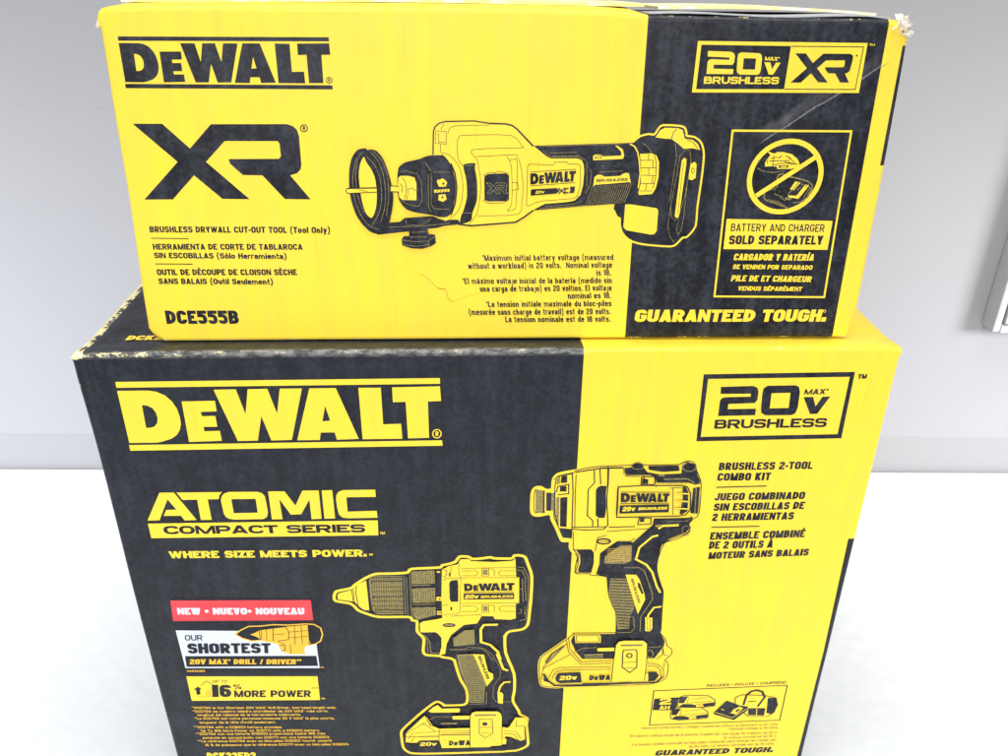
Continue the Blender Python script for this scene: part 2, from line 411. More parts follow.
["l","K",4,0,[-546,1701,-550,1639]],
["l","K",4,2,[-362,1525,-407,1588,-411,1714,-398,1758,-353,1773,17,1774,108,1691,95,1676,-290,1660,-252,1576,-227,1435,-227,1305,-254,1145,-321,1044]],
["l","K",4,2,[-265,1604,32,1621,71,1613,104,1526,124,1371,116,1226,84,1132,-254,1119]],
["l","K",4,2,[-13,1608,27,1526,33,1226,-2,1166,51,1172,70,1226,74,1564,39,1583,7,1577]],
["l","K",4,0,[35,1397,80,1397,88,1344,35,1331]],
["l","K",4,2,[-547,1639,-483,1620,-433,1576,-388,1499,-370,1370,-385,1225,-426,1145,-493,1092,-546,1078]],
["l","K",4,2,[-207,1454,-148,1480,-103,1474,-90,1487,-45,1484,10,1468]],
["l","K",4,0,[-207,1252,-161,1225,-42,1228,10,1252]],
["l","K",11,0,[-465,1550,-434,1473,-420,1357,-435,1225,-472,1125]],
["q","K",[-358,1544,-271,1553,-272,1512,-255,1409,-256,1252,-294,1145,-307,1078,-394,1051,-393,1105,-366,1172,-339,1278,-341,1409,-362,1506]],
["l","M",4,0,[-380,1145,-300,1143]],
["l","M",4,0,[-352,1531,-278,1538]],
["p","K",[-194,1448,-161,1467,-18,1472,8,1455,10,1259,-16,1242,-161,1241,-194,1252]],
["l","M",4,1,[-177,1394,-148,1394,-122,1365,-99,1393,-22,1394,-16,1392,-12,1387,-10,1380,-9,1346,-10,1341,-14,1336,-21,1334,-1,1305,-28,1305,-50,1334,-70,1334,-82,1348,-83,1353,-32,1353,-30,1356,-31,1371,-33,1374,-86,1374,-106,1350,-64,1305,-92,1306,-119,1334,-143,1305,-172,1305,-135,1349]],
["l","K",4,1,[159,1538,183,1547,369,1538,378,1562,475,1565,490,1548,573,1548,592,1529,599,1373,575,1285,546,1265,467,1260,378,1250,309,1249,240,1234,166,1201,156,1214]],
["p","K",[182,1471,220,1473,229,1471,238,1465,245,1456,249,1444,251,1429,251,1417,248,1407,243,1398,236,1391,225,1385,218,1383,184,1381],[209,1448,215,1447,220,1443,224,1435,224,1425,223,1417,219,1411,214,1409,208,1408]],
["p","K",[257,1456,296,1459,296,1441,277,1439,278,1431,294,1433,294,1414,277,1413,277,1406,296,1407,296,1390,256,1386]],
["p","K",[297,1477,323,1479,330,1438,337,1480,360,1482,367,1440,374,1482,400,1484,379,1396,355,1394,348,1435,339,1393,315,1391]],
["p","K",[408,1485,439,1486,457,1402,432,1399,430,1411,414,1410,412,1397,385,1396],[424,1456,427,1431,418,1430]],
["p","K",[465,1488,490,1489,488,1428,508,1430,507,1404,462,1401]],
["p","K",[503,1490,557,1494,556,1470,541,1469,538,1407,514,1405,516,1467,502,1466]],
["l","K",5,0,[185,1483,558,1506]],
["l","K",5,0,[185,1370,553,1397]],
["p","K",[190,1341,399,1353,430,1331,401,1306,189,1289]],
["t","Y",0.268,"20v",[226,1304,300,1309,233,1329]],
["l","K",10,0,[416,1353,475,1304]],
["l","K",10,0,[471,1355,418,1304]],
["l","K",11,0,[501,1349,474,1346,470,1314,501,1314]],
["p","K",[513,1363,555,1366,549,1314,505,1309,516,1334]],
["q","K",[-892,1511,-872,1536,-822,1563,-722,1585,-660,1609,-599,1616,-525,1616,-547,1620,-509,1601,-465,1537,-441,1460,-429,1357,-444,1225,-479,1132,-532,1108,-598,1118,-636,1129,-762,1148,-837,1174,-879,1218,-902,1269,-904,1375,-902,1462]],
["p","Y",[-895,1437,-876,1450,-814,1450,-765,1438,-750,1388,-755,1250,-871,1253,-895,1275,-901,1375]],
["l","K",5,0,[-864,1438,-840,1400,-834,1338,-852,1260]],
["l","K",5,0,[-830,1336,-792,1351,-756,1328]],
["l","K",5,0,[-818,1332,-834,1256]],
["l","K",5,0,[-884,1388,-867,1363,-871,1313]],
["l","M",4,0,[-812,1484,-739,1465,-710,1401,-708,1250,-741,1199,-823,1215,-884,1250]],
["l","M",4,0,[-627,1469,-634,1212,-610,1180,-483,1174]],
["l","M",4,0,[-652,1463,-657,1200,-636,1148]],
["l","M",4,0,[-608,1481,-478,1481]],
["l","M",4,0,[-874,1481,-812,1493]],
["l","M",4,0,[-674,1561,-627,1487]],
["p","Y",[-581,1395,-580,1419,-558,1419,-539,1432,-516,1419,-498,1396,-514,1363,-566,1362]],
["p","K",[-520,1388,-523,1380,-531,1377,-538,1380,-541,1388,-538,1395,-530,1398,-523,1395]],
["p","Y",[-609,1336,-482,1344,-480,1323,-607,1312]],
["l","K",6,0,[-587,1317,-573,1338]],
["l","K",6,0,[-561,1317,-547,1338]],
["l","K",6,0,[-535,1317,-521,1338]],
["l","K",6,0,[-508,1317,-495,1338]],
["p","Y",[-570,1298,-515,1300,-506,1258,-536,1238,-575,1252]],
["p","K",[-530,1275,-533,1269,-540,1266,-546,1269,-549,1275,-546,1282,-539,1285,-533,1282]],
["p","K",[-1209,1045,-1012,1061,-898,1071,-858,1103,-624,1119,-559,1089,-413,1088,-394,1051,-534,1035,-588,1020,-844,987,-1087,961,-1136,987]],
["p","Y",[-561,1104,-481,1110,-481,1091,-523,1078]],
["p","K",[-825,994,-671,1007,-666,967,-609,961,-604,889,-643,862,-721,838,-811,842,-887,869,-891,922,-871,948,-826,948]],
["l","M",4,0,[-885,915,-770,899,-668,908,-609,948]],
["l","M",4,0,[-668,908,-663,856]],
["l","M",4,0,[-820,941,-680,941]],
["l","M",4,0,[-806,980,-672,987]],
["l","M",4,0,[-995,1026,-766,1032,-485,1056]],
["l","M",4,0,[-880,876,-772,860,-656,875]],
["l","M",4,0,[-852,1097,-842,1045,-728,1039,-637,1097]],
["l","M",4,0,[-1032,1045,-1022,994]],
["q","K",[-1172,1668,-1215,1656,-1262,1596,-1290,1498,-1299,1375,-1291,1250,-1255,1123,-1197,1032,-1124,974,-1022,987,-987,1065,-956,1187,-945,1288,-958,1400,-984,1511,-1017,1596,-1063,1650,-1111,1662,-1130,1654,-1147,1668]],
["q","Y",[-1166,1602,-1198,1547,-1215,1461,-1214,1375,-1203,1250,-1178,1148,-1136,1103,-1109,1135,-1086,1212,-1077,1325,-1087,1437,-1114,1505,-1148,1559]],
["l","M",4,2,[-1225,1596,-1266,1437,-1264,1275,-1217,1123,-1147,1032,-1072,1007]],
["l","M",4,2,[-1112,1644,-1055,1572,-1017,1462,-1006,1325,-1019,1187,-1056,1071]],
["l","M",4,2,[-1145,1608,-1081,1535,-1044,1425,-1039,1288,-1061,1161,-1127,1045]],
["l","M",4,2,[-1173,1644,-1216,1584,-1241,1449,-1235,1287,-1190,1148]],
["l","M",4,2,[-1094,1650,-1030,1584,-984,1462,-981,1275,-1009,1123]],
["l","K",11,0,[-1315,1347,-1079,1353]],
["p","Y",[-1315,1345,-1079,1350,-1078,1318,-1312,1309,-1327,1319,-1326,1335]],
["l","K",7,0,[-1078,1318,-1312,1307,-1327,1319,-1326,1335,-1315,1346,-1079,1351]],
["p","Y",[-960,1369,-898,1365,-894,1319,-962,1323]],
["l","K",7,0,[-960,1369,-898,1365]],
["l","K",7,0,[-962,1323,-894,1319]],
["l","K",4,0,[-1229,1338,-1155,1323]]
]),
('L', 'brand_logo', [
["p","Y",[-3302,-255,-501,-247,-500,-304,-3304,-312]],
["p","Y",[-3309,-900,-497,-891,-492,-949,-3309,-960]],
["p","Y",[-3304,-343,-3034,-343,-2968,-357,-2904,-392,-2855,-451,-2823,-525,-2811,-613,-2813,-683,-2832,-745,-2868,-799,-2920,-837,-3001,-865,-3056,-877,-3302,-877],[-3119,-487,-3076,-493,-3036,-517,-3011,-566,-3007,-628,-3020,-675,-3048,-707,-3083,-720,-3125,-720]],
["p","Y",[-2770,-455,-2481,-452,-2480,-559,-2621,-563,-2617,-608,-2499,-606,-2498,-718,-2620,-718,-2619,-764,-2482,-761,-2479,-866,-2772,-874]],
["p","Y",[-2476,-341,-2284,-339,-2232,-591,-2181,-339,-2011,-337,-1954,-589,-1903,-337,-1710,-337,-1853,-866,-2036,-870,-2096,-614,-2158,-869,-2337,-871]],
["p","Y",[-1646,-337,-1416,-336,-1251,-864,-1448,-870,-1462,-792,-1587,-792,-1602,-871,-1805,-870],[-1524,-516,-1492,-669,-1562,-674]],
["p","Y",[-1218,-336,-1022,-337,-1022,-713,-861,-710,-857,-868,-1216,-868]],
["p","Y",[-923,-335,-502,-329,-496,-478,-613,-482,-614,-862,-805,-865,-810,-483,-923,-485]],
["l","Y",11,1,[-503,-820,-509,-843,-523,-859,-543,-865,-562,-859,-576,-842,-580,-819,-574,-796,-560,-780,-540,-774,-521,-780,-508,-797]],
["t","Y",0.268,"R",[-556,-842,-527,-842,-554,-794]]
]),
('L', 'series_logo', [
["p","Y",[-3133,-1426,-3001,-1426,-2840,-1747,-2955,-1749,-2979,-1694,-3141,-1693,-3105,-1624,-3010,-1622,-3072,-1503,-3187,-1743,-3300,-1745]],
["p","Y",[-2977,-1427,-2558,-1429,-2588,-1465,-2600,-1509,-2702,-1510,-2699,-1747,-2801,-1748,-2800,-1511,-2934,-1512]],
["p","Y",[-2570,-1483,-2544,-1447,-2494,-1428,-2232,-1432,-2192,-1446,-2169,-1483,-2165,-1550,-2162,-1670,-2177,-1723,-2211,-1748,-2484,-1750,-2537,-1738,-2564,-1715,-2576,-1677,-2582,-1527],[-2484,-1511,-2258,-1512,-2258,-1673,-2482,-1673]],
["p","Y",[-2132,-1429,-1981,-1431,-1896,-1597,-1815,-1426,-1663,-1426,-1665,-1756,-1760,-1759,-1759,-1528,-1852,-1699,-1950,-1701,-2039,-1520,-2034,-1753,-2134,-1754]],
["p","Y",[-1635,-1427,-1537,-1425,-1537,-1754,-1638,-1756]],
["p","Y",[-1136,-1427,-1135,-1510,-1411,-1509,-1412,-1677,-1136,-1672,-1133,-1754,-1417,-1755,-1466,-1745,-1497,-1706,-1506,-1638,-1510,-1533,-1502,-1481,-1478,-1444,-1435,-1427]],
["p","Y",[-3302,-1780,-3301,-1953,-1138,-1965,-1133,-1785]],
["t","K",0.378,"COMPACT SERIES",[-3170,-1909,-1259,-1927,-3171,-1811]],
["t","Y",0.244,"TM",[-1122,-1953,-1075,-1951,-1120,-1926]],
["t","Y",0.366,"WHERE SIZE MEETS POWER.",[-3171,-2201,-1265,-2223,-3170,-2115]],
["t","Y",0.244,"TM",[-1245,-2213,-1207,-2211,-1243,-2187]]
]),
('L', 'voltage_badge', [
["p","K",[1839,-235,3205,-225,3219,-924,1854,-937],[1885,-283,3168,-275,3174,-878,1890,-889]],
["p","K",[2010,-364,2304,-358,2344,-378,2360,-419,2363,-502,2342,-535,2102,-542,2103,-596,2364,-594,2366,-663,2023,-668,2020,-507,2033,-481,2063,-471,2296,-468,2291,-437,2015,-437]],
["p","K",[2400,-383,2434,-358,2686,-355,2721,-372,2740,-423,2748,-591,2736,-647,2706,-666,2458,-666,2420,-639,2409,-596,2398,-438],[2482,-435,2655,-432,2664,-590,2489,-593]],
["p","K",[2783,-479,2871,-477,2911,-578,2957,-476,3027,-475,2941,-656,2874,-657]],
["t","K",0.293,"MAX*",[2781,-452,2998,-450,2784,-397]],
["t","K",0.299,"BRUSHLESS",[2003,-803,3051,-799,2001,-706]],
["t","K",0.305,"TM",[3242,-296,3323,-293,3241,-249]]
]),
('L', 'description_text', [
["t","K",0.293,"BRUSHLESS 2-TOOL",[2104,-1264,3005,-1264,2104,-1177]],
["t","K",0.293,"COMBO KIT",[2104,-1384,2617,-1386,2106,-1296]],
["t","K",0.293,"JUEGO COMBINADO",[2108,-1615,2990,-1613,2110,-1528]],
["t","K",0.293,"SIN ESCOBILLAS DE",[2113,-1737,3006,-1732,2118,-1649]],
["t","K",0.293,"2 HERRAMIENTAS",[2115,-1860,2921,-1856,2118,-1770]],
["t","K",0.293,"ENSEMBLE COMBINÉ",[2123,-2091,3073,-2078,2125,-1999]],
["t","K",0.293,"DE 2 OUTILS À",[2126,-2205,2771,-2203,2129,-2112]],
["t","K",0.293,"MOTEUR SANS BALAIS",[2137,-2335,3152,-2311,2140,-2248]],
["l","K",12,0,[2111,-1458,2593,-1451]],
["l","K",12,0,[2119,-1935,2599,-1932]]
]),
('L', 'promotional_sticker', [
["p","N",[-3267,-2707,-1789,-2761,-1807,-3779,-3280,-3743]],
["p","R",[-3256,-2739,-1864,-2770,-1864,-3041,-3273,-3012]],
["t","W",0.366,"NEW • NUEVO• NOUVEAU",[-3213,-2925,-1945,-2960,-3208,-2837]],
["p","W",[-3270,-3139,-1862,-3196,-1859,-3717,-3257,-3672]],
["p","N",[-3234,-3500,-1877,-3538,-1873,-3686,-3242,-3656]],
["p","N",[-2675,-3209,-2618,-3158,-2528,-3105,-2395,-3104,-2277,-3089,-2128,-3098,-2028,-3092,-1944,-3088,-1861,-3097,-1799,-3148,-1787,-3239,-1815,-3330,-1870,-3370,-1939,-3384,-2289,-3339,-2419,-3301,-2521,-3309,-2615,-3265]],
["l","O",15,1,[-2675,-3209,-2618,-3158,-2528,-3105,-2395,-3104,-2277,-3089,-2128,-3098,-2028,-3092,-1944,-3088,-1861,-3097,-1799,-3148,-1787,-3239,-1815,-3330,-1870,-3370,-1939,-3384,-2289,-3339,-2419,-3301,-2521,-3309,-2615,-3265]],
["p","O",[-2526,-3218,-2473,-3196,-2418,-3157,-2282,-3134,-2130,-3116,-1928,-3095,-1932,-3281,-1923,-3362,-1974,-3395,-1996,-3452,-1989,-3511,-2138,-3507,-2203,-3481,-2245,-3433,-2258,-3363,-2313,-3327,-2434,-3289,-2479,-3242]],
["l","N",8,0,[-2282,-3134,-2300,-3316]],
["l","N",8,0,[-2163,-3115,-2129,-3184,-2141,-3298,-2253,-3317]],
["l","N",8,0,[-2427,-3164,-2431,-3289]],
["l","N",8,0,[-2239,-3375,-2192,-3377,-2191,-3446,-2234,-3457]],
["l","N",8,0,[-2525,-3209,-2418,-3157,-2130,-3116,-1928,-3095]],
["l","N",6,0,[-2511,-3229,-2440,-3270]],
["l","N",6,0,[-2401,-3153,-2418,-3294]],
["l","N",6,0,[-2350,-3146,-2366,-3309]],
["l","N",6,0,[-2266,-3135,-2181,-3126]],
["l","N",6,0,[-2253,-3317,-2191,-3365]],
["l","N",6,0,[-2062,-3100,-2081,-3369]],
["l","N",6,0,[-1995,-3097,-2005,-3371]],
["l","N",6,0,[-2132,-3367,-2137,-3495]],
["l","N",6,0,[-2139,-3195,-1928,-3178]],
["l","N",6,0,[-2139,-3275,-1927,-3258]],
["l","N",6,0,[-1912,-3100,-1938,-3373]],
["l","N",6,0,[-2276,-3225,-2174,-3217]],
["t","N",0.154,"OUR",[-3197,-3280,-3019,-3285,-3189,-3203]],
["t","N",0.293,"SHORTEST",[-3194,-3462,-2343,-3484,-3184,-3320]],
["t","O",0.293,"20V MAX* DRILL / DRIVER**",[-3202,-3614,-2050,-3651,-3190,-3542]],
["t","O",0.198,"NA534363",[-3248,-3725,-3062,-3731,-3244,-3697]],
["t","O",0.198,"TM",[-1853,-3713,-1815,-3714,-1851,-3692]]
]),
('L', 'power_panel', [
["p","Y",[-3268,-3797,-1894,-3840,-1898,-4199,-3270,-4162]],
["t","K",0.143,"UP TO",[-3005,-3899,-2858,-3904,-3002,-3856]],
["t","K",0.366,"16",[-3042,-4112,-2841,-4119,-3022,-3928]],
["t","K",0.165,"%",[-2803,-4004,-2717,-4002,-2796,-3931]],
["t","K",0.244,"MORE POWER",[-2809,-4121,-1993,-4147,-2799,-4020]],
["t","K",0.165,"***",[-1976,-4044,-1907,-4046,-1974,-4004]],
["p","K",[-3220,-3990,-3172,-3949,-3137,-3988,-3156,-3992,-3162,-4065,-3202,-4072,-3198,-3996]],
["l","K",6,0,[-3142,-3939,-3069,-3867,-3014,-3922]],
["l","O",13,0,[-3102,-4021,-3028,-4021]],
["l","O",13,0,[-3106,-4048,-3032,-4048]],
["l","O",13,0,[-3110,-4075,-3036,-4075]],
["l","O",13,0,[-3114,-4102,-3040,-4102]],
["l","O",11,0,[-3195,-4099,-3129,-4101]],
["t","Y",0.244,"TM",[-1883,-4183,-1844,-4185,-1881,-4160]]
]),
('L', 'fine_print', [
["t","O",0.187,"**DCD794 is Our Shortest 20V MAX* Drill Driver, tool head length only.",[-3286,-4287,-1735,-4338,-3286,-4252]],
["t","O",0.187,"**DCD794 es nuestro taladro atornillador de 20V MAX* más corto,",[-3287,-4343,-1827,-4388,-3287,-4308]],
["t","O",0.187,"longitud del cabezal de la herramienta solamente.",[-3242,-4398,-2127,-4433,-3242,-4362]],
["t","O",0.187,"**Le DCD794 est notre perceuse-visseuse 20 V MAX* la plus courte,",[-3285,-4452,-1768,-4503,-3285,-4416]],
["t","O",0.187,"longueur de la tête d'outil seulement.",[-3237,-4516,-2412,-4541,-3237,-4480]],
["t","O",0.187,"***DCD794 with a DCB203 battery provides",[-3310,-4587,-2358,-4623,-3311,-4551]],
["t","O",0.187,"Up To 16% More Power vs. DCD771 with a DCB203 battery.",[-3245,-4647,-1942,-4691,-3246,-4610]],
["t","O",0.187,"***DCD794 con una batería DCB203 proporciona hasta 16% más",[-3304,-4696,-1887,-4742,-3304,-4659]],
["t","O",0.187,"potencia en comparación con DCD771 con una batería DCB203.",[-3239,-4759,-1842,-4802,-3240,-4722]],
["t","O",0.187,"***La référence DCD794 avec un bloc-piles DCB203 fournit jusqu'à",[-3302,-4812,-1827,-4859,-3303,-4775]],
["t","O",0.187,"16 % de puissance que la référence DCD771 avec un bloc-piles DCB203.",[-3233,-4876,-1637,-4925,-3234,-4839]]
]),
('L', 'model_number', [
["t","Y",0.329,"DCK225D2",[-3245,-5110,-2701,-5126,-3239,-4990]]
]),
('L', 'slogan', [
["t","K",0.366,"GUARANTEED TOUGH.",[1871,-5251,3259,-5246,1888,-5158]]
]),
('L', 'contents_panel', [
["t","K",0.198,"INCLUDES • INCLUYE • COMPREND",[2343,-4143,3229,-4122,2349,-4104]],
["l","K",12,1,[1761,-4185,3252,-4150,3258,-4707,1763,-4729]],
["p","K",[1778,-4309,2053,-4294,2039,-4500,1774,-4491]],
["t","Y",0.317,"2",[1845,-4407,1975,-4402,1839,-4306]],
["t","Y",0.293,"AH",[1848,-4483,1967,-4482,1847,-4424]],
["p","Y",[2046,-4399,2048,-4336,2070,-4287,2130,-4264,2381,-4281,2461,-4344,2479,-4415,2468,-4445,2412,-4458,2143,-4468,2060,-4445]],
["l","K",10,1,[2046,-4399,2048,-4336,2070,-4287,2130,-4264,2381,-4281,2461,-4344,2479,-4415,2468,-4445,2412,-4458,2143,-4468,2060,-4445]],
["p","K",[2062,-4294,2158,-4278,2117,-4389,2054,-4387]],
["p","K",[2109,-4401,2199,-4405,2265,-4427,2260,-4468,2143,-4468,2069,-4440]],
["p","K",[2334,-4404,2471,-4384,2468,-4440,2349,-4456]],
["l","K",6,0,[2168,-4291,2153,-4390,2463,-4364]],
["l","K",6,0,[2199,-4329,2376,-4310]],
["l","K",6,0,[2263,-4412,2405,-4399]],
["l","K",6,0,[2284,-4438,2337,-4435]],
["p","Y",[1985,-4588,1987,-4524,2009,-4474,2070,-4451,2323,-4467,2403,-4531,2421,-4604,2411,-4634,2354,-4648,2083,-4658,1999,-4634]],
["l","K",10,1,[1985,-4588,1987,-4524,2009,-4474,2070,-4451,2323,-4467,2403,-4531,2421,-4604,2411,-4634,2354,-4648,2083,-4658,1999,-4634]],
["p","K",[2001,-4481,2098,-4464,2056,-4577,1993,-4575]],
["p","K",[2048,-4590,2139,-4593,2205,-4616,2201,-4657,2083,-4658,2007,-4630]],
["p","K",[2275,-4593,2414,-4573,2410,-4629,2290,-4645]],
["l","K",6,0,[2108,-4477,2092,-4579,2406,-4552]],
["l","K",6,0,[2140,-4517,2318,-4498]],
["l","K",6,0,[2203,-4601,2347,-4588]],
["l","K",6,0,[2225,-4627,2279,-4624]],
["p","Y",[2705,-4423,2691,-4322,2757,-4279,3010,-4295,3143,-4337,3187,-4440,3171,-4567,3100,-4637,2880,-4628]],
["l","K",10,1,[2705,-4423,2691,-4322,2757,-4279,3010,-4295,3143,-4337,3187,-4440,3171,-4567,3100,-4637,2880,-4628]],
["p","K",[2860,-4492,3060,-4499,3061,-4620,2877,-4608]],
["p","K",[3061,-4335,3161,-4338,3196,-4466,3150,-4605,3081,-4577]],
["l","K",26,0,[2798,-4439,2812,-4288,2857,-4228,2917,-4210,2983,-4237,3023,-4321,2965,-4470]],
["l","K",14,0,[2845,-4390,2933,-4380]],
["l","Y",9,0,[2961,-4503,2973,-4616]],
["p","K",[2473,-4554,2598,-4363,2762,-4445,2856,-4466,2856,-4530,2723,-4680,2491,-4581]],
["p","Y",[2690,-4511,2747,-4462,2805,-4490,2737,-4590,2670,-4562]],
["p","K",[2719,-4525,2755,-4496,2775,-4512,2738,-4556]],
["l","Y",9,0,[2552,-4493,2591,-4515]],
["l","Y",7,0,[2486,-4542,2699,-4640,2843,-4504]],
["l","M",7,0,[2653,-4574,2762,-4445]],
["t","M",0.165,"*Maximum initial battery voltage (measured without a workload) is 20 volts.",[1665,-4791,3251,-4783,1666,-4758]],
["t","M",0.165,"Nominal voltage is 18 volts.",[2691,-4843,3260,-4839,2689,-4809]],
["t","M",0.165,"*El máximo voltaje inicial de la batería (medido sin una carga de trabajo) es 20 V",[1546,-4919,3258,-4921,1546,-4885]],
["t","M",0.165,"El voltaje nominal es de 18 V.",[2650,-4988,3267,-4978,2649,-4954]],
["t","M",0.165,"*La tension initiale maximale du bloc-piles (mesurée sans charge de travail) est",[1584,-5064,3269,-5043,1584,-5029]],
["t","M",0.165,"de 20 volts. La tension nominale est de 18 volts.",[2254,-5121,3258,-5108,2253,-5086]]
]),
('L', 'drill_picture', [
["q","K",[-1608,-2674,-1627,-2731,-1614,-2790,-1485,-2822,-1436,-2862,-1396,-2922,-1304,-2974,-1188,-3017,-890,-3025,-855,-3070,-806,-3092,-808,-3229,-744,-3333,-757,-3499,-729,-3563,-581,-3584,-558,-3600,-466,-3624,-435,-3648,-430,-3646,-406,-3776,-366,-3945,-307,-4093,-296,-4241,-335,-4327,-565,-4332,-551,-4327,-615,-4272,-667,-4291,-788,-4413,-912,-4557,-1035,-4714,-1043,-4834,-1032,-4989,-1000,-5046,-933,-5094,-675,-5109,126,-5108,-69,-5101,244,-5097,380,-5017,382,-4883,363,-4672,369,-4569,287,-4502,268,-4437,203,-4284,218,-4111,209,-3868,115,-3558,104,-3305,105,-3421,109,-3317,149,-3257,286,-3230,342,-3161,356,-2980,366,-2803,366,-2515,326,-2364,295,-2271,251,-2248,186,-2246,158,-2283,-9,-2277,-52,-2263,-167,-2279,-239,-2277,-268,-2252,-354,-2247,-398,-2310,-456,-2336,-529,-2353,-544,-2377,-602,-2383,-835,-2392,-880,-2438,-1054,-2447,-1198,-2449,-1303,-2502,-1409,-2584,-1449,-2625,-1574,-2656]],
["l","Y",31,3,[-1608,-2674,-1627,-2731,-1614,-2790,-1485,-2822,-1436,-2862,-1396,-2922,-1304,-2974,-1188,-3017,-890,-3025,-855,-3070,-806,-3092,-808,-3229,-744,-3333,-757,-3499,-729,-3563,-581,-3584,-558,-3600,-466,-3624,-435,-3648,-430,-3646,-406,-3776,-366,-3945,-307,-4093,-296,-4241,-335,-4327,-565,-4332,-551,-4327,-615,-4272,-667,-4291,-788,-4413,-912,-4557,-1035,-4714,-1043,-4834,-1032,-4989,-1000,-5046,-933,-5094,-675,-5109,126,-5108,-69,-5101,244,-5097,380,-5017,382,-4883,363,-4672,369,-4569,287,-4502,268,-4437,203,-4284,218,-4111,209,-3868,115,-3558,104,-3305,105,-3421,109,-3317,149,-3257,286,-3230,342,-3161,356,-2980,366,-2803,366,-2515,326,-2364,295,-2271,251,-2248,186,-2246,158,-2283,-9,-2277,-52,-2263,-167,-2279,-239,-2277,-268,-2252,-354,-2247,-398,-2310,-456,-2336,-529,-2353,-544,-2377,-602,-2383,-835,-2392,-880,-2438,-1054,-2447,-1198,-2449,-1303,-2502,-1409,-2584,-1449,-2625,-1574,-2656]],
["p","Y",[-1593,-2713,-1577,-2689,-1443,-2650,-1420,-2626,-1395,-2585,-1293,-2531,-1289,-2702,-1286,-2925,-1337,-2918,-1392,-2864,-1425,-2804,-1591,-2771]],
["l","K",9,0,[-1443,-2650,-1439,-2794]],
["l","K",9,0,[-1393,-2594,-1406,-2699,-1392,-2864]],
["l","K",6,0,[-1427,-2631,-1429,-2814]],
["p","M",[-1243,-2476,-911,-2480,-914,-2712,-915,-2985,-1208,-2983,-1256,-2916,-1265,-2703,-1264,-2531]],
["l","K",12,0,[-1241,-2494,-926,-2498]],
["l","K",12,0,[-1238,-2747,-923,-2746]],
["l","K",12,0,[-1233,-2913,-923,-2929]],
["l","K",12,0,[-1242,-2573,-1240,-2543,-929,-2547]],
["l","K",12,0,[-1232,-2761,-1230,-2726]],
["l","K",12,0,[-926,-2480,-930,-2985]],
["l","K",3,0,[-1232,-2480,-1250,-2972]],
["l","K",3,0,[-1209,-2480,-1227,-2972]],
["l","K",3,0,[-1186,-2481,-1203,-2973]],
["l","K",3,0,[-1163,-2481,-1179,-2974]],
["l","K",3,0,[-1140,-2482,-1156,-2974]],
["l","K",3,0,[-1117,-2482,-1132,-2975]],
["l","K",3,0,[-1093,-2483,-1108,-2976]],
["l","K",3,0,[-1070,-2484,-1084,-2976]],
["l","K",3,0,[-1047,-2484,-1061,-2977]],
["l","K",3,0,[-1024,-2485,-1037,-2978]],
["l","K",3,0,[-1001,-2485,-1013,-2978]],
["l","K",3,0,[-978,-2486,-990,-2979]],
["l","K",3,0,[-955,-2486,-966,-2980]],
["l","K",3,0,[-932,-2487,-942,-2980]],
["l","K",4,0,[-1239,-2523,-906,-2527]],
["l","K",4,0,[-1245,-2617,-910,-2622]],
["l","K",5,0,[-1248,-2674,-913,-2679]],
["l","K",5,0,[-1256,-2799,-918,-2804]],
["l","K",5,0,[-1260,-2867,-921,-2873]],
["l","K",5,0,[-1265,-2952,-925,-2957]],
["p","M",[-839,-2420,-608,-2413,-607,-2582,-840,-2584]],
["p","M",[-842,-2641,-608,-2637,-609,-2832,-841,-2834]],
["p","M",[-848,-2892,-611,-2895,-609,-3003,-802,-3064,-848,-3007]],
["l","K",3,0,[-822,-2426,-822,-2571]],
["l","K",3,0,[-831,-2645,-832,-2820]],
["l","K",3,0,[-833,-2896,-833,-3007]],
["l","K",3,0,[-798,-2427,-797,-2571]],
["l","K",3,0,[-806,-2645,-807,-2821]],
["l","K",3,0,[-809,-2897,-809,-3008]],
["l","K",3,0,[-773,-2427,-772,-2572]],
["l","K",3,0,[-781,-2646,-782,-2822]],
["l","K",3,0,[-786,-2898,-785,-3008]],
["l","K",3,0,[-748,-2428,-748,-2573]],
["l","K",3,0,[-756,-2647,-756,-2822]],
["l","K",3,0,[-762,-2898,-761,-3009]],
["l","K",3,0,[-724,-2428,-723,-2573]],
["l","K",3,0,[-731,-2647,-731,-2823]],
["l","K",3,0,[-738,-2899,-738,-3010]],
["l","K",3,0,[-699,-2429,-698,-2574]],
["l","K",3,0,[-706,-2648,-706,-2824]],
["l","K",3,0,[-715,-2900,-714,-3010]],
["l","K",3,0,[-675,-2430,-673,-2575]],
["l","K",3,0,[-682,-2649,-681,-2824]],
["l","K",3,0,[-691,-2900,-690,-3011]],
["l","K",3,0,[-650,-2430,-649,-2575]],
["l","K",3,0,[-657,-2649,-656,-2825]],
["l","K",3,0,[-667,-2901,-666,-3012]],
["l","K",3,0,[-626,-2431,-624,-2576]],
["l","K",3,0,[-632,-2650,-631,-2826]],
["l","K",3,0,[-643,-2902,-642,-3012]],
["l","M",6,0,[-855,-2448,-855,-2713,-860,-3016]],
["l","M",6,0,[-890,-2484,-896,-2985]],
["l","M",12,0,[-841,-2599,-654,-2596]],
["l","M",8,0,[-842,-2853,-617,-2851]],
["t","Y",0.366,"15",[-544,-2756,-545,-2810,-597,-2755]],
["t","Y",0.366,"11",[-548,-2940,-550,-2995,-596,-2938]],
["p","Y",[-585,-2417,-552,-2421,-552,-2440,-586,-2436]],
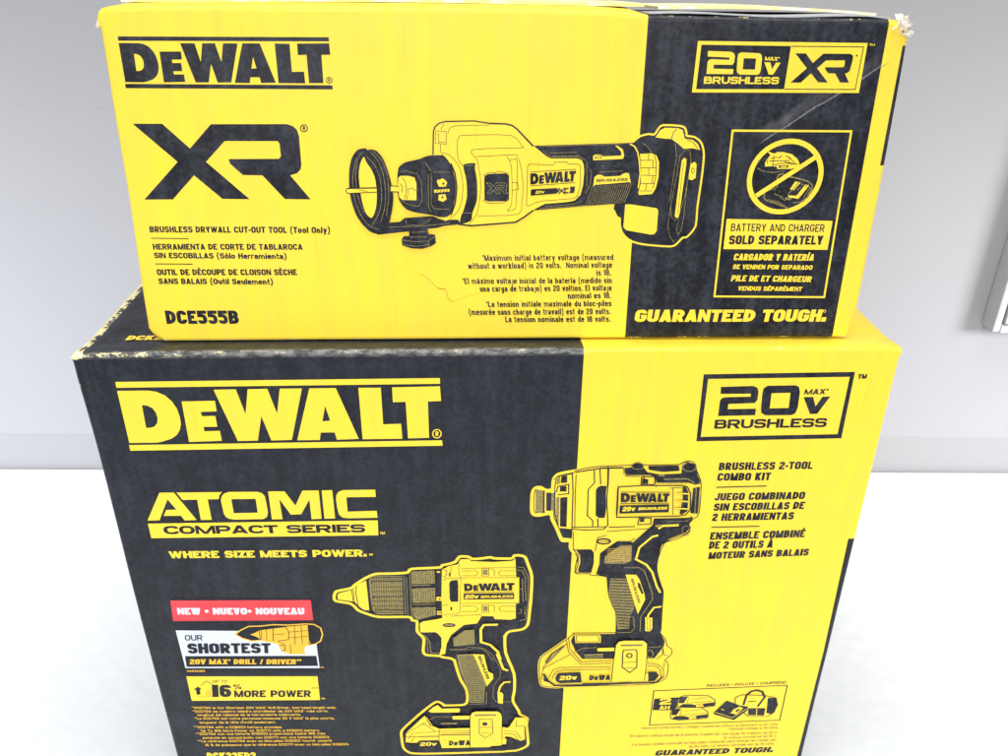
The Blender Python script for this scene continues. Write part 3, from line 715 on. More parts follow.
["p","Y",[-777,-3109,-743,-3081,-592,-3054,-545,-3039,-545,-2721,-533,-2399,-457,-2355,-377,-2338,-347,-2274,-268,-2273,-239,-2299,-23,-2315,165,-2305,197,-2278,209,-2511,239,-2516,245,-2859,211,-2868,214,-3066,162,-3085,-4,-3070,-19,-3030,-140,-3026,-185,-3125,-321,-3142,-459,-3280,-507,-3402,-526,-3548,-587,-3556,-562,-3442,-559,-3318,-595,-3255,-625,-3234,-748,-3235,-778,-3230]],
["p","K",[-446,-2542,-380,-2535,-373,-2592,-377,-2823,-451,-2825,-465,-2781,-464,-2580]],
["p","K",[-464,-2438,-447,-2439,-448,-2491,-465,-2491]],
["p","K",[-458,-2889,-440,-2895,-441,-2943,-459,-2934]],
["p","K",[-408,-3143,-415,-3155,-434,-3165,-462,-3169,-492,-3168,-519,-3162,-538,-3152,-544,-3139,-537,-3127,-518,-3118,-491,-3113,-461,-3114,-434,-3120,-415,-3131]],
["p","M",[-425,-3143,-430,-3149,-445,-3153,-465,-3155,-488,-3155,-508,-3151,-523,-3146,-527,-3140,-522,-3134,-508,-3129,-487,-3127,-465,-3128,-444,-3131,-430,-3136]],
["l","K",5,0,[-362,-2320,-367,-2441,-346,-2507,-361,-2961,-394,-2989,-536,-2995]],
["l","K",5,0,[-349,-2395,-139,-2387,-8,-2390,203,-2389]],
["l","K",5,0,[-350,-2511,234,-2520]],
["l","K",5,0,[-347,-2847,241,-2855]],
["l","K",5,0,[-335,-2423,-197,-2423,-171,-2455,-197,-2486,-335,-2483]],
["l","K",5,0,[204,-2432,51,-2429,29,-2460,51,-2492,205,-2496]],
["l","K",5,0,[-340,-2882,-199,-2886,-172,-2926,-199,-2961,-341,-2957]],
["l","K",5,0,[212,-2897,55,-2897,40,-2932,63,-2962,213,-2972]],
["l","K",5,0,[-136,-2394,-66,-2392,-66,-2493,-136,-2493,-136,-2394]],
["l","K",5,0,[-136,-2872,-65,-2870,-65,-2977,-137,-2977,-136,-2872]],
["l","K",5,0,[-51,-2402,-11,-2421,-10,-2491]],
["l","K",5,0,[-50,-2874,-8,-2891,-8,-2974]],
["l","K",5,0,[-442,-2355,-444,-2439]],
["l","K",5,0,[-462,-3017,-364,-3010,-140,-3006]],
["l","K",5,0,[-523,-2400,-487,-2410,-488,-2475,-525,-2493]],
["l","K",5,0,[-541,-2867,-481,-2859]],
["l","K",5,0,[-518,-2541,-503,-2513,-350,-2511]],
["p","M",[-124,-2409,-78,-2410,-77,-2476,-124,-2475]],
["p","M",[-125,-2888,-77,-2889,-77,-2959,-125,-2957]],
["p","K",[-317,-2586,-270,-2586,-258,-2589,-246,-2595,-237,-2606,-231,-2620,-229,-2635,-228,-2648,-231,-2659,-237,-2669,-246,-2676,-260,-2680,-270,-2682,-313,-2682],[-284,-2612,-276,-2613,-269,-2618,-264,-2627,-263,-2638,-265,-2646,-270,-2652,-276,-2654,-283,-2654]],
["p","K",[-222,-2607,-171,-2607,-170,-2626,-195,-2627,-194,-2635,-173,-2635,-173,-2655,-194,-2655,-194,-2663,-169,-2663,-168,-2682,-220,-2682]],
["p","K",[-171,-2587,-137,-2587,-126,-2633,-118,-2587,-87,-2587,-76,-2633,-68,-2587,-33,-2587,-56,-2683,-89,-2684,-101,-2637,-111,-2683,-143,-2683]],
["p","K",[-21,-2587,21,-2587,53,-2684,17,-2685,14,-2671,-9,-2670,-11,-2685,-48,-2684],[2,-2620,8,-2648,-4,-2649]],
["p","K",[58,-2587,94,-2588,95,-2657,125,-2657,125,-2686,59,-2685]],
["p","K",[112,-2587,191,-2587,192,-2615,170,-2615,171,-2686,135,-2686,134,-2615,113,-2615]],
["l","K",6,0,[-316,-2696,186,-2704]],
["p","K",[-321,-2714,191,-2721,192,-2799,-322,-2795]],
["t","Y",0.329,"20v",[-313,-2782,-172,-2781,-304,-2732]],
["t","Y",0.293,"BRUSHLESS",[-147,-2776,180,-2779,-145,-2745]],
["l","M",8,0,[225,-2380,283,-2391,330,-2514,338,-2842,316,-3079,253,-3097]],
["l","M",8,0,[271,-2532,285,-2840]],
["l","M",8,0,[250,-2938,273,-2948,266,-2988,243,-2997]],
["l","M",8,0,[218,-2418,269,-2428,308,-2542]],
["l","M",8,0,[298,-2551,315,-2822]],
["l","M",8,0,[252,-2665,274,-2669]],
["l","M",8,0,[309,-2900,304,-3019]],
["l","M",9,0,[-734,-3272,-684,-3355,-674,-3522,-589,-3525]],
["l","M",6,0,[-749,-3255,-707,-3355,-709,-3521]],
["p","M",[-322,-3213,-216,-3205,-209,-3411,-432,-3436,-437,-3322]],
["l","Y",27,0,[29,-3142,-117,-3143,-149,-3207,-146,-3382,-48,-3426,29,-3523,61,-3640,22,-3555,92,-3780,144,-3806]],
["l","M",6,0,[-478,-3476,-325,-3481,-279,-3451,-156,-3465,-94,-3519,-17,-3648]],
["l","M",6,0,[-478,-3482,-258,-3488,-207,-3460,-106,-3477,-21,-3577,58,-3767,59,-3887,-10,-4030,-18,-4201,18,-4277,177,-4283]],
["l","Y",22,0,[172,-3975,103,-3980,60,-4044,43,-4129]],
["p","Y",[31,-4129,78,-4131,96,-4168,92,-4310,39,-4298]],
["p","Y",[-237,-3551,-114,-3562,-102,-3644,-71,-3811,-19,-3848,-14,-3920,-88,-4039,-97,-3978,-200,-3641]],
["t","K",0.317,"BRUSHLESS",[-181,-3590,-82,-3930,-152,-3576]],
["p","M",[-403,-3553,-242,-3547,-191,-3677,-97,-3978,-106,-4075,-115,-4285,-273,-4279,-281,-4118,-331,-3922,-380,-3753]],
["l","K",6,0,[-381,-3589,-224,-3594]],
["l","K",6,0,[-377,-3614,-216,-3620]],
["l","K",6,0,[-372,-3640,-207,-3646]],
["l","K",6,0,[-368,-3666,-199,-3672]],
["l","K",6,0,[-363,-3692,-191,-3698]],
["l","K",6,0,[-359,-3718,-183,-3724]],
["l","K",6,0,[-354,-3744,-175,-3750]],
["l","K",6,0,[-350,-3771,-167,-3777]],
["l","K",6,0,[-345,-3797,-158,-3803]],
["l","K",6,0,[-341,-3823,-150,-3829]],
["l","K",6,0,[-336,-3850,-142,-3856]],
["l","K",6,0,[-331,-3876,-133,-3883]],
["l","K",6,0,[-327,-3903,-125,-3909]],
["l","K",6,0,[-322,-3929,-117,-3936]],
["l","K",6,0,[-317,-3956,-114,-3963]],
["l","K",6,0,[-313,-3983,-114,-3990]],
["l","K",6,0,[-308,-4010,-114,-4016]],
["l","K",6,0,[-303,-4037,-114,-4043]],
["l","K",6,0,[-299,-4064,-115,-4070]],
["l","K",6,0,[-294,-4091,-115,-4097]],
["l","K",6,0,[-289,-4118,-115,-4124]],
["l","K",6,0,[-284,-4145,-115,-4151]],
["l","K",6,0,[-280,-4172,-115,-4178]],
["l","K",6,0,[-275,-4200,-115,-4205]],
["l","K",6,0,[-270,-4227,-115,-4233]],
["l","K",6,0,[-265,-4255,-115,-4260]],
["l","M",7,0,[-88,-4112,-88,-4298,-282,-4304]],
["p","Y",[-729,-4394,-676,-4333,-623,-4297,-581,-4357,-389,-4358,-378,-4385,-390,-4423,-693,-4416]],
["p","Y",[-468,-4499,-458,-4478,-272,-4480,-273,-4538,-459,-4535]],
["l","M",20,0,[-594,-4595,-415,-4597]],
["l","M",7,0,[-711,-4522,-658,-4485,-465,-4492]],
["p","Y",[-768,-4456,-740,-4510,-684,-4630,-618,-4676,121,-4678,123,-4890,-63,-4916,-940,-4893,-1007,-4879,-997,-4737,-868,-4580]],
["l","K",6,0,[-968,-4837,-919,-4740,-619,-4719]],
["l","K",6,0,[-940,-4882,-891,-4796,-606,-4785,-275,-4787]],
["l","K",6,0,[-768,-4456,-755,-4520,-677,-4652]],
["l","K",6,0,[-986,-4737,-756,-4563]],
["l","K",6,0,[-619,-4719,-274,-4721]],
["l","K",23,0,[-790,-4466,-961,-4663,-1001,-4737,-1013,-4901]],
["p","K",[-881,-4906,-841,-4859,-623,-4861,-602,-4917,-596,-5007,124,-4995,125,-5069,-901,-5050,-991,-5013,-993,-4902]],
["l","K",7,0,[-1004,-4791,-621,-4806]],
["l","K",7,0,[-809,-4582,-736,-4628,-664,-4717]],
["l","K",7,0,[-748,-4520,-706,-4629]],
["l","K",7,0,[-590,-4753,-275,-4754]],
["l","K",7,0,[-606,-4774,-275,-4780]],
["l","K",7,0,[-618,-4686,-623,-4850]],
["t","Y",0.366,"20v",[-844,-4948,-652,-4949,-836,-4889]],
["p","Y",[-616,-4872,-260,-4864,-261,-4953,-41,-4957,-40,-4997,-593,-4993]],
["t","K",0.366,"DeWA",[-515,-4954,-273,-4957,-510,-4872]],
["p","Y",[74,-4700,164,-4678,234,-4525,350,-4530,376,-4634,336,-4671,349,-4882,295,-4906,185,-4836,75,-4818]],
["p","K",[139,-4860,203,-4855,231,-4917,186,-4961,135,-4959]],
["l","K",7,0,[111,-4741,238,-4746,313,-4880]],
["l","K",7,0,[111,-4780,220,-4792,286,-4906]],
["l","K",7,0,[252,-4565,245,-4668,335,-4658]],
["p","Y",[-270,-4481,-248,-4431,-203,-4413,36,-4421,72,-4456,82,-4507,86,-4973,-270,-4991]],
["l","K",7,0,[-274,-4990,-270,-4481,-248,-4426,-203,-4408,36,-4416,72,-4451,85,-4507,88,-4973]],
["l","M",27,0,[-221,-4470,19,-4474]],
["l","K",8,1,[-168,-4536,-25,-4541,-15,-4762,-97,-4843,-169,-4769]],
["p","K",[-75,-4614,-78,-4626,-87,-4636,-99,-4641,-113,-4641,-125,-4635,-133,-4624,-136,-4612,-133,-4600,-125,-4590,-113,-4585,-99,-4586,-87,-4592,-78,-4602]],
["l","K",7,0,[-169,-4665,-19,-4671]],
["l","K",5,0,[-145,-4757,-37,-4756]],
["p","Y",[85,-4871,140,-4863,135,-4953,91,-4957]]
]),
('L', 'impact_driver_picture', [
["l","Y",30,3,[358,-1450,343,-1509,343,-1696,366,-1749,422,-1759,492,-1743,535,-1749,544,-1805,590,-1911,630,-2019,658,-2073,733,-2079,740,-2166,807,-2259,823,-2361,816,-2296,806,-2370,800,-2463,822,-2494,937,-2495,968,-2515,1117,-2537,1135,-2585,1159,-2760,1210,-2918,1257,-3039,1274,-3273,1245,-3303,845,-3298,831,-3301,775,-3368,634,-3504,497,-3641,480,-3804,498,-3993,533,-4068,687,-4095,793,-4084,1513,-4087,1743,-4073,1873,-3997,1887,-3829,1863,-3746,1839,-3724,1898,-3644,1897,-3563,1840,-3510,1816,-3419,1746,-3318,1753,-3277,1736,-2972,1725,-2755,1683,-2638,1632,-2465,1630,-2315,1670,-2132,1725,-2100,1655,-2113,1782,-2080,1891,-2010,1912,-1939,1892,-1894,1928,-1833,1977,-1764,1958,-1420,1898,-1269,1867,-1186,1808,-1152,1742,-1176,1702,-1193,1399,-1190,1327,-1161,1275,-1189,974,-1201,844,-1218,735,-1246,586,-1280,540,-1345,533,-1453,469,-1460,426,-1429,385,-1429]],
["q","Y",[358,-1450,343,-1509,343,-1696,366,-1749,422,-1759,492,-1743,535,-1749,544,-1805,590,-1911,630,-2019,658,-2073,733,-2079,740,-2166,807,-2259,823,-2361,816,-2296,806,-2370,800,-2463,822,-2494,937,-2495,968,-2515,1117,-2537,1135,-2585,1159,-2760,1210,-2918,1257,-3039,1274,-3273,1245,-3303,845,-3298,831,-3301,775,-3368,634,-3504,497,-3641,480,-3804,498,-3993,533,-4068,687,-4095,793,-4084,1513,-4087,1743,-4073,1873,-3997,1887,-3829,1863,-3746,1839,-3724,1898,-3644,1897,-3563,1840,-3510,1816,-3419,1746,-3318,1753,-3277,1736,-2972,1725,-2755,1683,-2638,1632,-2465,1630,-2315,1670,-2132,1725,-2100,1655,-2113,1782,-2080,1891,-2010,1912,-1939,1892,-1894,1928,-1833,1977,-1764,1958,-1420,1898,-1269,1867,-1186,1808,-1152,1742,-1176,1702,-1193,1399,-1190,1327,-1161,1275,-1189,974,-1201,844,-1218,735,-1246,586,-1280,540,-1345,533,-1453,469,-1460,426,-1429,385,-1429]],
["l","K",10,3,[358,-1450,343,-1509,343,-1696,366,-1749,422,-1759,492,-1743,535,-1749,544,-1805,590,-1911,630,-2019,658,-2073,733,-2079,740,-2166,807,-2259,823,-2361,816,-2296,806,-2370,800,-2463,822,-2494,937,-2495,968,-2515,1117,-2537,1135,-2585,1159,-2760,1210,-2918,1257,-3039,1274,-3273,1245,-3303,845,-3298,831,-3301,775,-3368,634,-3504,497,-3641,480,-3804,498,-3993,533,-4068,687,-4095,793,-4084,1513,-4087,1743,-4073,1873,-3997,1887,-3829,1863,-3746,1839,-3724,1898,-3644,1897,-3563,1840,-3510,1816,-3419,1746,-3318,1753,-3277,1736,-2972,1725,-2755,1683,-2638,1632,-2465,1630,-2315,1670,-2132,1725,-2100,1655,-2113,1782,-2080,1891,-2010,1912,-1939,1892,-1894,1928,-1833,1977,-1764,1958,-1420,1898,-1269,1867,-1186,1808,-1152,1742,-1176,1702,-1193,1399,-1190,1327,-1161,1275,-1189,974,-1201,844,-1218,735,-1246,586,-1280,540,-1345,533,-1453,469,-1460,426,-1429,385,-1429]],
["l","Y",29,2,[735,-1246,586,-1280,540,-1345,533,-1453,469,-1460,426,-1429,385,-1429,358,-1450,343,-1509,343,-1696,366,-1749,422,-1759,492,-1743,535,-1749,544,-1805,590,-1911,630,-2019,658,-2073,733,-2079,740,-2166,785,-2240]],
["l","K",9,0,[743,-1262,607,-1296,562,-1362,557,-1479]],
["l","K",7,0,[469,-1481,371,-1452,362,-1526,364,-1688,382,-1728,477,-1720]],
["l","K",9,0,[550,-1492,564,-1788,615,-1912,663,-2034]],
["p","K",[444,-1468,462,-1469,470,-1725,452,-1733]],
["p","M",[375,-1462,441,-1460,450,-1733,382,-1723]],
["p","K",[478,-1491,528,-1492,533,-1704,485,-1703]],
["p","M",[528,-1495,553,-1492,561,-1709,536,-1704]],
["p","K",[615,-1305,669,-1297,673,-1380,611,-1383]],
["p","K",[606,-1421,668,-1417,671,-1481,608,-1480]],
["p","K",[614,-1551,683,-1545,690,-1904,625,-1894]],
["p","M",[576,-1547,605,-1542,614,-1894,585,-1858]],
["p","M",[577,-1329,604,-1313,604,-1383,570,-1404]],
["p","K",[626,-1912,748,-1932,749,-2043,667,-2034,635,-1965]],
["l","K",11,0,[716,-1262,733,-1482,744,-1936]],
["l","K",11,0,[551,-1345,580,-1304,716,-1278]],
["l","K",11,0,[559,-1479,569,-1736,603,-1876]],
["l","K",11,0,[574,-1488,585,-1421,688,-1397,693,-1507,589,-1517]],
["l","K",11,0,[920,-1228,933,-1385,878,-1459,886,-1768,942,-1830,946,-1901]],
["l","K",11,0,[974,-1220,993,-1403]],
["l","K",11,0,[1049,-1205,1061,-1421,1062,-1573,1095,-1886,1056,-1939,884,-1944,748,-1929]],
["l","K",11,0,[990,-1805,999,-1906]],
["l","K",11,0,[747,-1907,1082,-1907]],
["l","K",11,0,[1104,-1913,1363,-1910]],
["p","K",[967,-1436,994,-1420,1052,-1424,1048,-1505,1064,-1676,1058,-1798,1004,-1800,967,-1770,951,-1469]],
["l","K",18,1,[1132,-2087,1126,-2101,1108,-2111,1082,-2116,1052,-2116,1025,-2109,1006,-2098,999,-2085,1005,-2071,1022,-2061,1049,-2056,1078,-2056,1105,-2063,1124,-2074]],
["l","K",7,0,[1022,-2085,1116,-2087]],
["p","K",[796,-2181,948,-2183,977,-2226,985,-2355,966,-2483,836,-2479,831,-2436,848,-2352,841,-2259]],
["l","K",9,0,[767,-2175,825,-2259,825,-2370,809,-2464,831,-2494]],
["p","K",[1357,-2107,1533,-1895,1540,-1816,1883,-1814,1910,-1797,1893,-1903,1901,-1948,1874,-1992,1723,-2064,1649,-2132,1624,-2278,1630,-2315,1632,-2465,1683,-2638,1725,-2755,1734,-2952,1753,-3277,1746,-3318,1810,-3439,1803,-3519,1721,-3684,1631,-3687,939,-3671,858,-3551,804,-3409,832,-3315,1266,-3318,1275,-3283,1257,-3039,1164,-2799,1125,-2547,1019,-2503,1047,-2376,1046,-2237,1121,-2165,1203,-2094,1333,-2097]],
["l","Y",22,0,[1602,-2022,1545,-2038,1427,-2172,1406,-2319,1519,-2392,1587,-2492,1649,-2675,1695,-2764]],
["l","Y",26,0,[1595,-1941,1634,-1906,1792,-1901]],
["l","K",8,0,[1019,-2503,1045,-2376,1043,-2237,1121,-2160,1203,-2089,1333,-2092,1373,-2053]],
["p","M",[1235,-2140,1351,-2139,1360,-2336,1297,-2372,1091,-2367,1088,-2274]],
["l","O",4,0,[1108,-2183,1339,-2170]],
["l","O",5,0,[1110,-2209,1341,-2196]],
["l","O",5,0,[1111,-2234,1343,-2221]],
["l","O",5,0,[1113,-2260,1345,-2247]],
["l","O",5,0,[1115,-2286,1348,-2273]],
["l","O",5,0,[1117,-2312,1350,-2299]],
["l","O",5,0,[1118,-2338,1352,-2325]],
["l","M",9,0,[1293,-2423,1448,-2426,1504,-2471,1613,-2771,1621,-2850,1520,-3087,1530,-3291]],
["p","M",[1163,-2558,1342,-2568,1453,-2925,1410,-3053,1411,-3246,1288,-3253,1257,-3039,1162,-2760]],
["l","K",12,0,[1160,-2577,1349,-2593]],
["l","K",12,0,[1162,-2615,1360,-2631]],
["l","K",12,0,[1165,-2653,1372,-2670]],
["l","K",12,0,[1168,-2692,1383,-2709]],
["l","K",12,0,[1170,-2731,1395,-2748]],
["l","K",12,0,[1175,-2770,1406,-2788]],
["l","K",12,0,[1187,-2809,1418,-2827]],
["l","K",12,0,[1199,-2849,1430,-2867]],
["l","K",12,0,[1211,-2888,1441,-2906]],
["l","K",13,0,[1222,-2928,1453,-2946]],
["l","K",13,0,[1234,-2968,1408,-2985]],
["l","K",13,0,[1246,-3009,1411,-3025]],
["l","K",13,0,[1258,-3049,1415,-3065]],
["l","K",13,0,[1271,-3090,1418,-3106]],
["l","K",13,0,[1283,-3130,1421,-3147]],
["l","K",13,0,[1295,-3171,1424,-3187]],
["l","K",13,0,[1307,-3213,1428,-3228]],
["p","Y",[1315,-2510,1426,-2516,1461,-2574,1530,-2769,1545,-2848,1486,-3045,1446,-2924]],
["p","K",[1449,-2612,1474,-2632,1523,-2769,1500,-2769,1454,-2670]],
["t","K",0.293,"BRUSHLESS",[1372,-2572,1476,-2896,1396,-2561]],
["l","M",8,0,[1421,-3084,1444,-3084,1465,-3248,1430,-3298,1291,-3294]],
["l","Y",21,0,[1724,-2946,1646,-2960,1597,-3058,1590,-3149]],
["p","Y",[1566,-3088,1644,-3100,1655,-3253,1630,-3290,1583,-3282]],
["l","K",5,1,[1586,-3109,1623,-3120,1631,-3263,1600,-3262]],
["p","K",[1205,-1216,1270,-1212,1387,-1219,1426,-1269,1533,-1296,1754,-1291,1746,-1217,1795,-1160,1867,-1186,1906,-1302,1943,-1411,1894,-1419,1821,-1392,1528,-1387,1500,-1320,1450,-1298,1228,-1294,1209,-1265]],
["p","K",[1427,-1198,1716,-1197,1730,-1258,1571,-1267,1438,-1241]],
["l","Y",17,0,[1406,-1195,1425,-1253,1573,-1283,1738,-1273,1741,-1217]],
["l","M",7,0,[1194,-1211,1204,-1282,1228,-1300,1450,-1304,1494,-1325,1525,-1392,1822,-1401]],
["p","K",[1380,-1198,1376,-1212,1362,-1223,1342,-1229,1319,-1229,1297,-1222,1282,-1210,1275,-1196,1279,-1182,1293,-1171,1313,-1165,1337,-1165,1358,-1172,1374,-1183]],
["l","M",7,1,[1386,-1198,1381,-1214,1366,-1227,1344,-1234,1318,-1233,1294,-1226,1277,-1212,1270,-1196,1274,-1180,1289,-1167,1312,-1160,1337,-1160,1361,-1168,1378,-1181]],
["l","M",9,1,[1884,-1211,1880,-1235,1864,-1254,1838,-1265,1809,-1264,1781,-1253,1760,-1233,1751,-1209,1755,-1185,1771,-1166,1796,-1155,1826,-1156,1854,-1167,1875,-1187]],
["l","M",12,0,[1587,-1350,1817,-1350,1892,-1402]],
["p","M",[1533,-1296,1595,-1297,1593,-1317,1542,-1316]],
["p","K",[1885,-1461,1947,-1445,1963,-1763,1890,-1753]],
["l","M",9,0,[1913,-1456,1933,-1754]],
["l","M",7,0,[1950,-1411,1961,-1445,1970,-1763]],
["p","K",[1541,-1825,1869,-1814,1924,-1798,1903,-1868,1819,-1880,1560,-1878]],
["l","M",6,0,[1672,-1854,1872,-1846,1911,-1806]],
["l","M",7,1,[1912,-1966,1911,-1993,1902,-2015,1887,-2026,1869,-2026,1851,-2014,1838,-1991,1831,-1964,1832,-1937,1840,-1915,1855,-1904,1873,-1904,1891,-1916,1905,-1938]],
["p","M",[1622,-1901,1620,-1908,1612,-1914,1599,-1918,1585,-1917,1572,-1914,1563,-1907,1559,-1900,1562,-1892,1570,-1886,1582,-1883,1596,-1883,1609,-1887,1619,-1893]],
["l","K",10,1,[1375,-1318,1500,-1320,1512,-1395,1495,-1412,1379,-1410]],
["p","K",[1384,-1335,1441,-1352,1443,-1402,1387,-1401]],
["l","K",10,1,[1393,-1801,1510,-1807,1514,-1877,1386,-1884]],
["p","K",[1403,-1805,1446,-1802,1446,-1849,1403,-1849]],
["l","K",12,1,[1162,-1431,1405,-1419,1769,-1425,1827,-1443,1864,-1520,1885,-1709,1849,-1770,1780,-1786,1174,-1791]],
["p","K",[1778,-1442,1813,-1443,1841,-1502,1859,-1726,1806,-1769,1784,-1760,1798,-1587]],
["l","K",23,0,[1729,-1514,1843,-1523]],
["l","Y",15,0,[1729,-1514,1843,-1523]],
["l","K",23,0,[1732,-1603,1853,-1614]],
["l","Y",15,0,[1732,-1603,1853,-1614]],
["l","K",23,0,[1727,-1689,1856,-1702]],
["l","Y",15,0,[1727,-1689,1856,-1702]],
["p","K",[1192,-1502,1241,-1503,1253,-1507,1265,-1514,1274,-1526,1281,-1542,1284,-1559,1284,-1573,1281,-1585,1275,-1596,1266,-1603,1252,-1609,1242,-1611,1198,-1610],[1227,-1532,1235,-1534,1242,-1539,1247,-1549,1249,-1561,1247,-1571,1242,-1577,1236,-1580,1228,-1579]],
["p","K",[1290,-1528,1340,-1528,1341,-1550,1317,-1550,1318,-1559,1338,-1559,1339,-1581,1318,-1581,1319,-1590,1342,-1589,1343,-1610,1293,-1611]],
["p","K",[1340,-1506,1374,-1507,1384,-1557,1392,-1508,1421,-1508,1431,-1558,1439,-1509,1471,-1510,1449,-1611,1418,-1612,1407,-1562,1398,-1611,1368,-1611]],
["p","K",[1482,-1510,1519,-1511,1546,-1612,1515,-1613,1512,-1598,1492,-1598,1490,-1613,1457,-1612],[1502,-1545,1508,-1575,1496,-1575]],
["p","K",[1552,-1512,1583,-1513,1583,-1585,1608,-1584,1608,-1614,1552,-1613]],
["p","K",[1599,-1513,1664,-1515,1665,-1542,1647,-1543,1645,-1613,1616,-1613,1616,-1542,1598,-1542]],
["l","K",7,0,[1191,-1489,1665,-1501]],
["l","K",7,0,[1197,-1623,1664,-1627]],
["p","K",[1192,-1647,1669,-1641,1675,-1737,1195,-1743]],
["t","Y",0.366,"20v",[1219,-1717,1343,-1713,1224,-1664]],
["t","Y",0.305,"BRUSHLESS",[1376,-1705,1654,-1701,1377,-1673]],
["l","K",7,0,[975,-1217,1187,-1216]],
["l","K",7,0,[1215,-1307,1354,-1313]],
["l","K",7,0,[1057,-1214,1064,-1421]],
["l","K",7,0,[1156,-1448,1164,-1747]],
["l","K",7,0,[1524,-1421,1525,-1437]],
["l","K",7,0,[1688,-1452,1721,-1767]],
["l","K",7,0,[1660,-1452,1771,-1444]],
["l","K",7,0,[1395,-1302,1404,-1410]],
["l","K",7,0,[1523,-1940,1392,-2090]],
["l","K",7,0,[1086,-1957,1493,-1930]],
["l","K",7,0,[1893,-1285,1949,-1403]],
["l","K",8,0,[1640,-2113,1621,-2296]],
["l","K",9,2,[1624,-2278,1642,-2135,1723,-2068,1875,-1995,1904,-1939,1884,-1885]],
["l","K",14,0,[974,-1211,1194,-1208]],
["l","K",13,0,[743,-1253,953,-1217,1076,-1209]],
["l","K",7,0,[756,-1950,767,-2166,796,-2182]],
["l","K",7,0,[986,-2199,1004,-2027,1088,-2002]],
["l","K",7,0,[751,-1282,754,-1482,768,-1897]],
["p","Y",[836,-3307,1096,-3311,1115,-3329,1121,-3428,852,-3424]],
["l","K",8,1,[854,-3321,1090,-3324,1106,-3414,866,-3411]],
["p","Y",[1087,-3518,1101,-3504,1272,-3503,1275,-3554,1096,-3552]],
["l","M",26,0,[958,-3605,1156,-3601]],
["l","M",16,0,[960,-3639,1158,-3635]],
["l","M",8,0,[837,-3566,930,-3503,1078,-3497]],
["l","M",8,0,[1631,-3514,1809,-3499]],
["l","M",11,1,[1695,-3607,1694,-3632,1686,-3652,1674,-3662,1659,-3662,1645,-3650,1634,-3630,1628,-3605,1629,-3580,1637,-3561,1649,-3550,1664,-3551,1678,-3562,1689,-3582]],
["p","K",[658,-3935,685,-3863,926,-3856,950,-4008,714,-4015,667,-3978]],
["t","Y",0.366,"20v",[704,-3968,894,-3964,707,-3902]],
["t","K",0.366,"DeWA",[1029,-3979,1257,-3981,1031,-3906]],
["p","K",[1666,-3874,1755,-3877,1790,-3931,1752,-4010,1679,-4016]],
["p","Y",[1628,-3904,1667,-3885,1678,-4001,1637,-4006]],
["l","K",23,0,[527,-3868,583,-3975,654,-4045,1051,-4050,1494,-4037,1770,-4036,1838,-3953]],
["l","K",17,0,[1493,-4027,1264,-4034,958,-4030]],
["p","K",[529,-3921,571,-3932,589,-3996,533,-3973]],
["p","M",[543,-3683,707,-3486,687,-3546,552,-3714]],
["l","K",15,0,[540,-3703,607,-3573,728,-3462]],
["l","K",8,0,[514,-3826,524,-3765,763,-3428]],
["l","K",7,0,[775,-3349,797,-3509,926,-3699,1255,-3689]],
["l","K",7,0,[754,-3388,784,-3549,927,-3736,1250,-3726]],
["l","K",7,0,[524,-3785,801,-3589]],
["l","K",7,0,[586,-3922,630,-3809,704,-3777,1247,-3784]],
["l","K",7,0,[620,-3938,661,-3835,736,-3813,1249,-3819]],
["l","K",7,0,[515,-3952,511,-3847]],
["l","K",7,0,[1651,-3739,1759,-3763,1826,-3827,1846,-3954]],
["l","K",7,0,[1655,-3780,1747,-3794,1798,-3847,1815,-3953]],
["l","K",7,0,[1798,-3539,1813,-3621,1868,-3643]],
["l","K",7,0,[1832,-3734,1832,-3807]],
["l","K",7,0,[1737,-3690,1798,-3621,1793,-3519]],
["p","Y",[1284,-3463,1310,-3414,1368,-3402,1577,-3408,1618,-3453,1636,-3738,1636,-4000,1270,-4008,1273,-3727]],
["l","K",8,0,[1274,-4009,1276,-3727,1284,-3463,1310,-3414,1368,-3400,1576,-3406,1619,-3453,1636,-3738,1636,-4000]],
["l","M",28,0,[1336,-3469,1570,-3472]],
["l","K",13,1,[1371,-3536,1506,-3536,1520,-3581,1535,-3797,1465,-3874,1376,-3792,1367,-3577]],
["l","K",16,1,[1469,-3620,1467,-3634,1460,-3644,1449,-3650,1437,-3649,1425,-3643,1416,-3632,1412,-3619,1414,-3606,1421,-3595,1432,-3590,1444,-3590,1456,-3596,1465,-3607]],
["l","K",7,0,[1381,-3720,1525,-3714]],
["l","K",7,0,[1399,-3803,1520,-3801]]
]),
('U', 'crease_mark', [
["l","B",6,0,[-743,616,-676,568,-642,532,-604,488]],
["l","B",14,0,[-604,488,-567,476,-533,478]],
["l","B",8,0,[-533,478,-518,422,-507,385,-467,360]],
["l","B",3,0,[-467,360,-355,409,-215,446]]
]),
('T', 'top_model_number', [
["t","Y",0.342,"DCK225D2",[-3284,321,-2657,322,-3277,413]]
])
]
